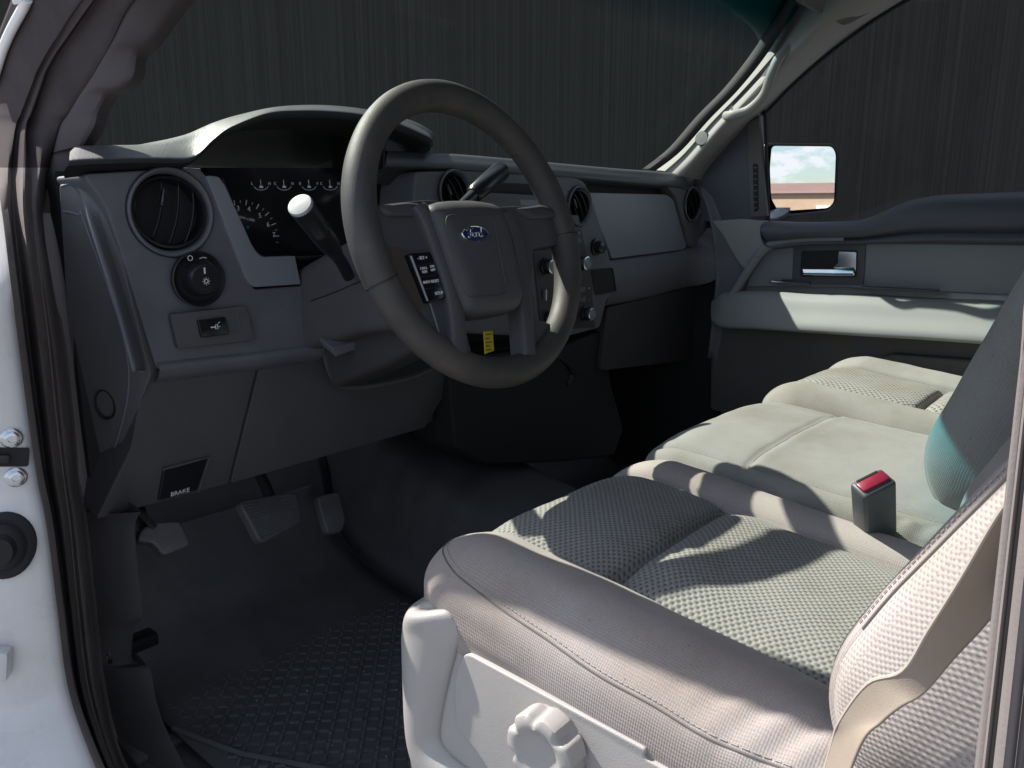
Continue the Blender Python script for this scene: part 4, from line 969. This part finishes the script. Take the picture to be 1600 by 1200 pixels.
# lumbar / height knob
def LB(a): return 1.0 - 2.2 * max(0, math.cos(7 * a + .4)) ** 1.6
KF = Frame(px(866, 1160, x=XS - .008), (0, -1, 0), (0, 0, 1))
bm = BM(); rows = []
for h, r_, lob in ((-.01, .030, 0), (0, .033, .001), (.002, .0335, .0025), (.019, .033, .003), (.0225, .0315, .003), (.024, .029, .0025), (.0245, .025, .001), (.0235, .0225, 0), (.021, .0185, 0), (.0195, .012, 0), (.0195, .0001, 0)):
    rows.append([KF((r_ + lob * LB(a)) * math.cos(a), (r_ + lob * LB(a)) * math.sin(a), h) for a in [2 * math.pi * j / 96 for j in range(96)]])
loft(bm, rows, close=True); obj('adjuster_knob', bm, M_shield, shd)
# ---- driver backrest
def backrest(par, cx, hw, y0, z0, lean, hgt, ins, mats, name='backrest'):
    fr = Frame((cx, y0, z0), (1, 0, 0), (0, -math.sin(R(lean)), math.cos(R(lean))))  # z of frame points to the rear/down -> flip below
    fr = Frame((cx, y0, z0), (-1, 0, 0), (0, -math.sin(R(lean)), math.cos(R(lean))))  # z = forward
    hl, hh = hgt / 2, .085
    def de(p):
        x, y, z = p
        up = max(0, min(1, (z + hh * .2) / (hh * .6))); top = up * up * (3 - 2 * up)
        if abs(x) > ins:
            d = (abs(x) - ins) / (hw - ins); z += top * .055 * math.sin(min(1, d * 1.1) * math.pi * .6) * (1 - .75 * max(0, (y / hl)) ** 2)
        else:
            d = 1 - abs(x) / ins; z += top * (.012 * math.sin(min(1, d * 2) * math.pi / 2))
        z += top * (-.009 * math.exp(-((abs(x) - ins) / .004) ** 2))
        if abs(x) > hw * .75:
            x -= math.copysign(.007, x) * math.exp(-((z - .005 - .05 * (y / hl) ** 2) / .005) ** 2)
            x -= math.copysign(.004, x) * math.exp(-((abs(x) - hw + .03) / .004) ** 2)
        z += top * .0022 * noise.noise(Vector((x * 12, y * 14, cx * 5)))
        if abs(x) > hw * .8: x += math.copysign(.0025, x) * noise.noise(Vector((y * 13, z * 22, 1.7)))
        z -= top * .05 * max(0, -y / hl - .55) ** 1.5
        return Vector((x, y + hl - .06, z - .03))
    bm, loc = rbox((hw, hl, hh), (.07, .10, .07), (64, 60, 8), 12, de, fr)
    sel = [f for f in bm.faces if abs(sum(loc[v][0] for v in f.verts) / 4) > hw - .030 or sum(loc[v][2] for v in f.verts) / 4 < -.02]
    nb = split_faces(bm, sel)
    a = obj(name, bm, mats[0], par, angle=180); b = obj(name + '_side', nb, mats[1], par, angle=180)
    return fr, de, a, b
M_knit2 = fabric('fine_knit', (.40, .358, .338), (.28, .25, .237), .0048, .0042, 'knit')
bfr, bde, bk, bks = backrest(ds, -.446, .250, -.655, .385, 31, .66, .125, (M_fab, M_knit2))
def bk_pt(x, y, lift=.0008):
    h, r = (.250, .33, .085), (.07, .10, .07); ox = h[0] - r[0]; ang = math.acos(max(-1, min(1, (abs(x) - ox) / r[0]))); z = h[2] - r[2] + r[2] * math.sin(ang)
    return bfr(*bde((x, y, z))) + (bfr.x * (math.cos(ang)) + bfr.z * math.sin(ang)) * lift
bm = BM(); stitches(bm, [bk_pt(.250 - .038, -.225 + .505 * i / 80) for i in range(81)]); obj('back_stitching', bm, M_stitch, bk)
bm = BM(); tube(bm, [bk_pt(.250 - .031, -.225 + .505 * i / 80, .0002) for i in range(81)], .0012, n=6); obj('back_seam', bm, M_seam, bk)
bm = BM(); box(bm, (-.44, -1.0, .95 + .10), (.24, .10, .16), w=.04); obj('headrest', bm, M_fab, ds)

# ---- centre seat (fold-down cushion)
csn = thing('centre_seat', 'narrow flat smooth cloth middle cushion between the two bucket seats', 'seat', (-.02, -.42, 0))
cfr, cde, c1, c2 = seat_cushion(csn, -.030, -.412, .349, .203, .262, .062, 4, (-.172, .172), 0, knit=False, bol=.004, rad=(.045, .07, .05), groove=False, mats=(M_fab2, M_vinyl), cross=.10)
bm = BM(); tube(bm, hits(c2, ((1012, 664), (1060, 662), (1100, 655))), .0009, n=6) if False else None
def top_of(fr, de, h, r, x, y, lift=0):
    p = (x, y, h[2] - .0005); q = Vector([max(-(h[i] - r[i]), min(h[i] - r[i], p[i])) for i in range(3)]); d = Vector([(p[i] - q[i]) / r[i] for i in range(3)]); l = d.length
    w = q + Vector([r[i] * d[i] / l for i in range(3)]) if l > 1e-6 else q
    return fr(*de(w)) + fr.z * lift
CH, CR = (.203, .262, .062), (.045, .07, .05)
tube(bm, [top_of(cfr, cde, CH, CR, x, .10, .0003) for x in [-.166 + .332 * i / 20 for i in range(21)]], .0010, n=6); obj('cross_seam', bm, M_seam, c2)
bm = BM(); stitches(bm, [top_of(cfr, cde, CH, CR, -.180, y, .0006) for y in [.20 - .44 * i / 30 for i in range(31)]]); obj('seam_stitching', bm, M_stitch, c1)
bm = BM(); box(bm, (-.0, -.42, .19), (.30, .48, .26), w=.02); obj('seat_box', bm, M_blackm, csn)
_f, _d, cb1, _cb2 = backrest(csn, -.01, .185, -.60, .42, 20, .52, .10, (M_vinyl, M_vinyl))
# ---- passenger seat
ps = thing('passenger_seat', 'far grey cloth bucket seat with sunlit knit insert beside the passenger door', 'seat', (.43, -.42, 0))
pfr, pde, p1_, p2_ = seat_cushion(ps, .425, -.415, .335, .235, .275, .072, 6.5, (-.115, .115), .02, bol=.02, mats=(M_fab2, M_knitfar))
bm = BM(); box(bm, (.43, -.42, .18), (.40, .46, .26), w=.02); obj('seat_frame', bm, M_blackm, ps)
backrest(ps, .43, .245, -.63, .42, 20, .62, .125, (M_fab2, M_knit2))

# ================================================================== SEAT BELT + BUCKLE
sb = thing('seat_belt', 'beige webbing seat belt hanging twisted beside the near backrest', 'seat belt', (-.74, -.62, .3))
L_ = [((1850, 330), (1880, 420)), ((1720, 560), (1760, 660)), ((1610, 742), (1660, 840)), ((1562, 800), (1592, 905)), ((1500, 905), (1543, 972)), ((1450, 985), (1490, 1030)), ((1410, 1048), (1444, 1084)), ((1356, 1068), (1410, 1104)), ((1313, 1125), (1379, 1128)), ((1299, 1165), (1345, 1165)), ((1268, 1280), (1300, 1290))]
X_ = [-.775, -.773, -.770, -.765, -.757, -.752, -.748, -.744, -.738, -.733, -.73]; X2 = [-.750, -.745, -.742, -.742, -.742, -.744, -.748, -.752, -.752, -.752, -.75]
bm = BM(); loft(bm, [[px(*a, x=xa), px((a[0] + b[0]) / 2, (a[1] + b[1]) / 2, x=(xa + xb) / 2), px(*b, x=xb)] for (a, b), xa, xb in zip(L_, X_, X2)], nr=70, nc=10); obj('webbing', bm, M_belt, sb, solid=.0013, off=0)
bm = BM(); tube(bm, spline([px(*a, x=x) for (a, b), x in zip(L_, X_)], 60), .0011, n=6, cap=True); obj('webbing_edge', bm, mat('edge_thread', (.42, .37, .32), .7), sb)

bk_ = thing('belt_buckle', 'grey seat belt buckle with red push button standing at the seat edge', 'belt buckle', px(1380, 800, x=-.235))
bt = px(1364, 750, x=-.30)
d_ax = (Vector((0, 0, 1)) - RT * .36 + Vector((-.758, -.652, 0)) * .50).normalized()
kf = Frame(bt - d_ax * .03, RT * .93 + FW * .36 - d_ax * (RT * .93 + FW * .36).dot(d_ax), d_ax)
bm = BM(); box(bm, (0, -.018, 0), (.041, .088, .026), kf, w=.004, seg=3); bb = obj('buckle_body', bm, M_buckle, bk_)
bm = BM(); box(bm, (0, .0265, .0), (.034, .006, .014), kf, w=.0022); obj('release_button', bm, M_red, bb)
bm = BM(); box(bm, (0, .0262, -.0095), (.026, .003, .0025), kf); obj('latch_slot', bm, M_blackm, bb)
bm = BM(); box(bm, (0, -.13, -.002), (.030, .12, .010), kf, w=.003); obj('buckle_stalk', bm, M_blackm, bk_)

# ================================================================== PASSENGER DOOR
pd = thing('passenger_door', 'closed grey passenger door with chrome handle, long padded armrest and dark upper pad', 'door', (.76, -.2, .2))
def dx(u, v, x=.74): return px(u, v, x=x)
bm = BM(); box(bm, (.80, -.36, .40), (.05, 1.06, .62), w=.01); obj('door_shell', bm, M_white_paint, pd)
# upper pad: rounded profile following the window sill
rows = []
for u, t_, b_ in ((1188, 356, 364), (1192, 348, 380), (1204, 345, 390), (1260, 347, 384), (1340, 344, 382), (1380, 330, 381), (1420, 314, 380), (1470, 305, 380), (1540, 302, 381), (1600, 300, 382), (1720, 299, 385), (1850, 299, 388)):
    T = px(u, t_, x=.745); B = px(u, b_, x=.728); xi = .70
    m1 = px(u, t_ + (b_ - t_) * .10, x=.715); m2 = px(u, t_ + (b_ - t_) * .35, x=xi); m3 = px(u, t_ + (b_ - t_) * .62, x=.704); m4 = px(u, t_ + (b_ - t_) * .75, x=.722)
    rows.append([T + Vector((.03, 0, -.002)), T, m1, m2, m3, m4, px(u, t_ + (b_ - t_) * .80, x=.716), px(u, t_ + (b_ - t_) * .93, x=.712), B, B + Vector((.02, 0, 0))])
bm = BM(); loft(bm, rows, nr=80, nc=40); obj('upper_pad', bm, M_doordark, pd)
# curved front edge of the panel
bm = BM(); cpts = [dx(u, v, .722) for u, v in ((1130, 478), (1150, 452), (1172, 418), (1192, 392), (1215, 379), (1250, 374), (1320, 372))]
tube(bm, spline(cpts, 40), .0115, n=12, flat=.8); obj('panel_rib', bm, M_doorinsert, pd)
bm = BM(); prism(bm, roundpoly([dx(u, v, .738) for u, v in ((1165, 448), (1178, 420), (1200, 392), (1230, 381), (1360, 380), (1640, 382), (1900, 386), (1900, 470), (1600, 462), (1300, 448))], .01), (.03, 0, 0), w=.003); obj('door_insert', bm, M_doorinsert, pd)
bm = BM(); prism(bm, [dx(u, v, .728) for u, v in ((1112, 345), (1160, 342), (1198, 345), (1206, 372), (1180, 400), (1166, 425), (1150, 405), (1130, 370))], (.03, 0, 0), w=.003); obj('corner_panel', bm, M_door, pd)
# handle bezel, cup and chrome lever
bm = BM(); prism(bm, roundpoly([dx(u, v, .734) for u, v in ((1240, 382), (1353, 381), (1349, 446), (1237, 444))], .004), (.01, 0, 0), w=.002); hb = obj('handle_bezel', bm, M_doordark, pd)
bm = BM(); prism(bm, roundpoly([dx(u, v, .7325) for u, v in ((1252, 392), (1340, 391), (1338, 433), (1250, 432))], .006), (.004, 0, 0), w=.001); obj('handle_cup', bm, M_blackm, hb)
bm = BM(); loft(bm, [[dx(u, v, x) for u, v, x in r] for r in (
    ((1253, 417, .728), (1253, 421, .720), (1253, 428, .716), (1254, 431, .722)),
    ((1300, 417, .728), (1300, 421, .718), (1300, 429, .714), (1300, 432, .722)),
    ((1334, 416, .728), (1335, 421, .718), (1335, 429, .714), (1335, 432, .722)))], nr=20, nc=12)
obj('chrome_lever', bm, M_chrome, hb, solid=.003)
bm = BM(); prism(bm, roundpoly([dx(u, v, .724) for u, v in ((1310, 393), (1338, 394), (1337, 424), (1300, 420), (1309, 412))], .003), (.006, 0, 0), w=.0015); obj('handle_plate', bm, M_chrome2, hb)
# armrest
rows = []
for u, t0, t1, b_ in ((1112, 452, 470, 505), (1130, 445, 460, 511), (1180, 444, 458, 513), (1260, 447, 462, 518), (1340, 449, 464, 523), (1440, 454, 470, 529), (1540, 460, 474, 536), (1640, 465, 480, 542), (1850, 474, 492, 556)):
    xi = .662 if u > 1140 else (.70 if u < 1120 else .676)
    back = px(u, t0, x=.738); e1 = px(u, t1, x=xi + .042); e2 = px(u, b_, x=xi)
    # real top is a level ledge: keep the back edge just above the front edge
    back = Vector((.742, e1.y, e1.z + .004)); 
    rows.append([back, Vector((xi + .068, e1.y, e1.z + .004)), Vector((xi + .052, e1.y, e1.z + .003)), e1.lerp(e2, .14) + Vector((-.002, 0, .001)), e1.lerp(e2, .5) + Vector((-.004, 0, .002)), e2 + Vector((-.003, 0, .010)), e2 + Vector((.008, 0, -.004)), Vector((.745, e2.y, e2.z - .004))])
bm = BM(); V = loft(bm, rows, nr=70, nc=40); ar = obj('armrest', bm, M_door, pd)
# switch and pull pocket on the ledge
bm = BM(); box(bm, (.724, .0, .588), (.020, .10, .006), w=.003); obj('window_switch_panel', bm, M_doordark, ar)
bm = BM(); box(bm, (.724, .01, .5925), (.009, .022, .006), w=.002); obj('window_switch', bm, M_black, ar)
bm = BM(); box(bm, (.722, -.25, .587), (.026, .16, .004), w=.002); obj('pull_pocket', bm, M_doordark, ar)
# lower panel with map pocket
bm = BM(); prism(bm, roundpoly([dx(u, v, .735) for u, v in ((1112, 500), (1360, 515), (1700, 545), (1700, 760), (1110, 640))], .01), (.03, 0, 0), w=.003); obj('lower_panel', bm, M_doorlow, pd)
bm = BM(); prism(bm, [dx(u, v, .7345) for u, v in ((1338, 522), (1372, 524), (1372, 570), (1338, 566))], (.004, 0, 0)); obj('panel_step', bm, M_doordark, pd, smooth=False)
bm = BM(); prism(bm, roundpoly([dx(u, v, .705) for u, v in ((1372, 560), (1390, 553), (1560, 566), (1700, 574), (1700, 700), (1375, 640))], .015), (.04, 0, 0), w=.012, seg=4); obj('map_pocket', bm, M_doorlow, pd)
# mirror sail panel and window front bar
bm = BM(); prism(bm, roundpoly([dx(u, v, .735) for u, v in ((1080, 285), (1108, 256), (1168, 188), (1186, 180), (1196, 344), (1100, 346))], .004), (.02, 0, 0), w=.003); sail = obj('mirror_sail', bm, M_doordark, pd)
bm = BM(); prism(bm, roundpoly([dx(u, v, .728) for u, v in ((1167, 192), (1185, 184), (1199, 338), (1172, 340))], .003), (.02, 0, 0), w=.003); wb = obj('window_bar', bm, M_doorlow, pd)
bm = BM()
prism(bm, roundpoly([dx(u, v, .7265) for u, v in ((1176, 256), (1184, 256), (1185, 328), (1178, 332))], .004), (.003, 0, 0), w=.0008); gr_ = obj('side_defroster', bm, M_blackm, wb)
bm = BM()
for k in range(8): box(bm, (0, 0, 0), (.008, .0028, .003), Frame(dx(1180.5, 262 + 9 * k, .7255), (0, -1, 0), (0, 0, 1)))
obj('defroster_slats', bm, M_doorlow, gr_)
bm = BM(); tube(bm, [dx(u, v, .742) for u, v in ((1190, 178), (1196, 172), (1201, 348))], .0045, n=8); obj('window_channel', bm, M_blackm, pd)
# upper window frame
bm = BM(); tube(bm, spline([dx(u, v, x) for u, v, x in ((1193, 180, .745), (1240, 132, .735), (1300, 80, .72), (1360, 36, .70), (1415, 2, .69), (1500, -40, .68), (1650, -90, .67))], 40), .0042, n=8); obj('window_frame', bm, M_blackm, pd)
bm = BM(); loft(bm, [[dx(u, v, x) for u, v, x in r] for r in (((1196, 345, .755), (1300, 345, .755), (1450, 306, .755), (1850, 300, .755)), ((1194, 262, .748), (1320, 200, .735), (1480, 140, .73), (1850, 120, .725)), ((1194, 180, .742), (1300, 80, .715), (1415, 2, .69), (1750, -110, .665)))], nr=10, nc=16); obj('window_glass', bm, G_side, pd)

# ================================================================== SIDE MIRROR
out_az = 176.0
inaz = math.degrees(math.atan2(*(px(1254, 277, x=1.05) - CAM).to_2d()))
naz = ((inaz + 180) + out_az) / 2
mn = Vector((math.sin(R(naz)), math.cos(R(naz)), -.004)).normalized()
MF = Frame(px(1254, 277, x=1.05), mn.cross(Vector((0, 0, 1))) * -1, (0, 0, 1))
mo = [(1206, 228), (1300, 229), (1306, 240), (1303, 316), (1294, 325), (1216, 330), (1205, 310), (1203, 262)]
ho = [(1196, 226), (1204, 224), (1302, 225), (1310, 238), (1307, 318), (1296, 330), (1240, 336), (1204, 340), (1196, 320)]
P_ = roundpoly([MF.px(u, v, -.001) for u, v in ho], .014, 5); c_ = sum(P_, Vector()) / len(P_)
bm = BM(); rows = [[p + (p - c_) * .0 + MF.z * .002 for p in P_], [p + (p - c_) * .015 - MF.z * .002 for p in P_], [p + (p - c_) * .01 - MF.z * .05 for p in P_], [c_ + (p - c_) * .75 - MF.z * .10 for p in P_], [c_ + (p - c_) * .3 - MF.z * .12 for p in P_]]
inner = [c_ + (p - c_) * .955 + MF.z * .0005 for p in P_]
V = loft(bm, [inner] + rows, close=True); bm.faces.new(V[-1]); sm = obj('side_mirror', bm, M_black, pd, label='black door mirror reflecting cloudy sky and a tan building')
bm = BM(); prism(bm, roundpoly([MF.px(u, v) for u, v in mo], .012, 5), -MF.z * .004); obj('mirror_glass', bm, M_mirror, sm, smooth=False)
bm = BM(); tube(bm, [px(1225, 333, x=1.04), px(1200, 345, x=.90), px(1188, 345, x=.77)], .022, n=14); obj('mirror_arm', bm, M_black, sm)

# building seen in the mirror, standing far behind the truck
mc = px(1254, 277, x=1.05)
B0 = mc + Vector((math.sin(R(out_az)), math.cos(R(out_az)), 0)) * 95
bd = thing('tan_building', 'low tan block building with brown roof band behind the truck, seen in the mirror', 'building', (B0.x, B0.y, -.8))
M_tan = mat('tan_block', (.50, .36, .25), .85, var=.15, vscale=.8); M_roof = mat('brown_roof', (.26, .17, .15), .7, var=.1, vscale=.5)
HT = 4.7
bm = BM(); box(bm, (B0.x, B0.y - 8, -.8 + HT / 2), (70, 16, HT)); obj('block_wall', bm, M_tan, bd, smooth=False)
bm = BM(); loft(bm, [[(x, B0.y + .6, -.8 + HT - .1), (x, B0.y + .5, -.8 + HT + .15), (x, B0.y - 1.6, -.8 + HT + 1.1), (x, B0.y - 16, -.8 + HT + 1.1)] for x in (B0.x - 36, B0.x + 36)]); obj('roof', bm, M_roof, bd, smooth=False, solid=.1)
bm = BM(); box(bm, (B0.x - 2.6, B0.y + .05, -.8 + 1.5), (3.0, .16, 3.0)); obj('garage_opening', bm, M_blackm, bd, smooth=False)
bm = BM(); box(bm, (B0.x + 2.9, B0.y + .05, -.8 + 1.6), (2.4, .2, 3.2)); obj('roller_door', bm, mat('white_door', (.75, .75, .76), .5), bd, smooth=False)

# ================================================================== PEDALS AND MAT
bp_ = thing('brake_pedal', 'wide black ribbed brake pedal hanging in the footwell', 'pedal', px(420, 800, y=.42))
PFm = Frame(px(420, 812, y=.42), (1, 0, 0), (0, .45, 1))
bm = BM(); prism(bm, roundpoly([PFm.px(u, v) for u, v in ((372, 783), (462, 768), (472, 815), (408, 852))], .014), -PFm.z * .02, w=.005); pdl = obj('pedal_pad', bm, M_pedal, bp_)
bm = BM()
for k in range(12):
    t = (k + .7) / 12.5
    tube(bm, [PFm.px(376 + 34 * t, 786 + 58 * t, .0005), PFm.px(461 + 9 * t, 772 + 44 * t, .0005)], .0016, n=5)
obj('pad_ribs', bm, M_pedal, pdl)
bm = BM(); tube(bm, [PFm.px(430, 800, -.03), px(415, 760, y=.47), px(380, 690, y=.55)], .010, n=10); obj('pedal_arm', bm, M_blackm, bp_)
ac = thing('accelerator_pedal', 'narrow black accelerator pedal right of the brake pedal', 'pedal', px(520, 790, y=.45))
AF = Frame(px(520, 790, y=.47), (1, 0, 0), (0, .5, 1))
bm = BM(); prism(bm, roundpoly([AF.px(u, v) for u, v in ((495, 775), (530, 768), (541, 812), (534, 832), (512, 834))], .01), -AF.z * .018, w=.004); obj('pedal_pad', bm, M_pedal, ac)
bm = BM(); tube(bm, [AF.px(516, 790, -.02), px(510, 740, y=.56), px(500, 700, y=.62)], .009, n=10); obj('pedal_arm', bm, M_blackm, ac)
pk = thing('parking_brake_pedal', 'small black parking brake pedal at the left of the footwell', 'pedal', px(265, 845, y=.36))
KFm = Frame(px(262, 846, y=.37), (1, 0, 0), (0, .5, 1))
bm = BM(); prism(bm, roundpoly([KFm.px(u, v) for u, v in ((222, 826), (240, 816), (282, 814), (299, 852), (256, 869), (240, 848), (214, 846))], .008), -KFm.z * .022, w=.005); pp_ = obj('pedal_pad', bm, M_pedal, pk)
bm = BM(); tube(bm, [KFm.px(232, 836, -.02), px(222, 812, y=.42), px(212, 780, y=.47)], .009, n=10); obj('pedal_arm', bm, M_blackm, pk)
bm = BM(); tube(bm, [px(218, 800, y=.36), px(240, 822, y=.38)], .005, n=8); obj('pedal_link', bm, M_steel, pk)
# rubber mat with tread bars
mt = thing('floor_mat', 'black rubber floor mat with raised tread bars in the driver footwell', 'floor mat', (-.5, .2, .0))
bm = BM(); loft(bm, [[(x, y, z) for x in (-.735, -.6, -.4, -.235)] for y, z in ((-.30, .006), (.0, .006), (.28, .006), (.40, .016), (.52, .045), (.60, .10), (.66, .17))], nr=40, nc=10); obj('mat_sheet', bm, M_carpet, mt, solid=.004, off=0)
bm = BM(); pitch = .0165; i = 0
def matz(y): return .0085 if y < .30 else .0085 + (y - .30) ** 2 * .35
for ix in range(-43, -15):
    for iy in range(-13, 30):
        cx, cy = ix * pitch, iy * pitch
        if cy > .44: continue
        a = 45 if (ix + iy) % 2 else -45
        f = Frame((cx, cy, matz(cy) + .0008), (math.cos(R(a)), math.sin(R(a)), 0), (-math.sin(R(a)), math.cos(R(a)), 0))
        box(bm, (0, 0, .0002), (.0135, .0034, .0030), f)
obj('tread_bars', bm, M_pedal, mt, smooth=False)
bm = BM()
for k in range(70):
    x, y = random.uniform(-.72, -.27), random.uniform(-.12, .50); r_ = random.uniform(.0006, .0016)
    bmesh.ops.create_icosphere(bm, subdivisions=1, radius=r_, matrix=Matrix.Translation((x, y, matz(y) + .0015 + (r_ if y < .42 else .004))))
gt = obj('grit', bm, mat('pale_grit', (.32, .30, .27), .9), mt); gt['kind'] = 'stuff'
bm = BM(); tube(bm, [(-.735, .30, .012), (-.70, .18, .010), (-.62, .02, .010), (-.56, -.20, .010)], .0045, n=8); obj('mat_ridge', bm, M_carpet, mt)
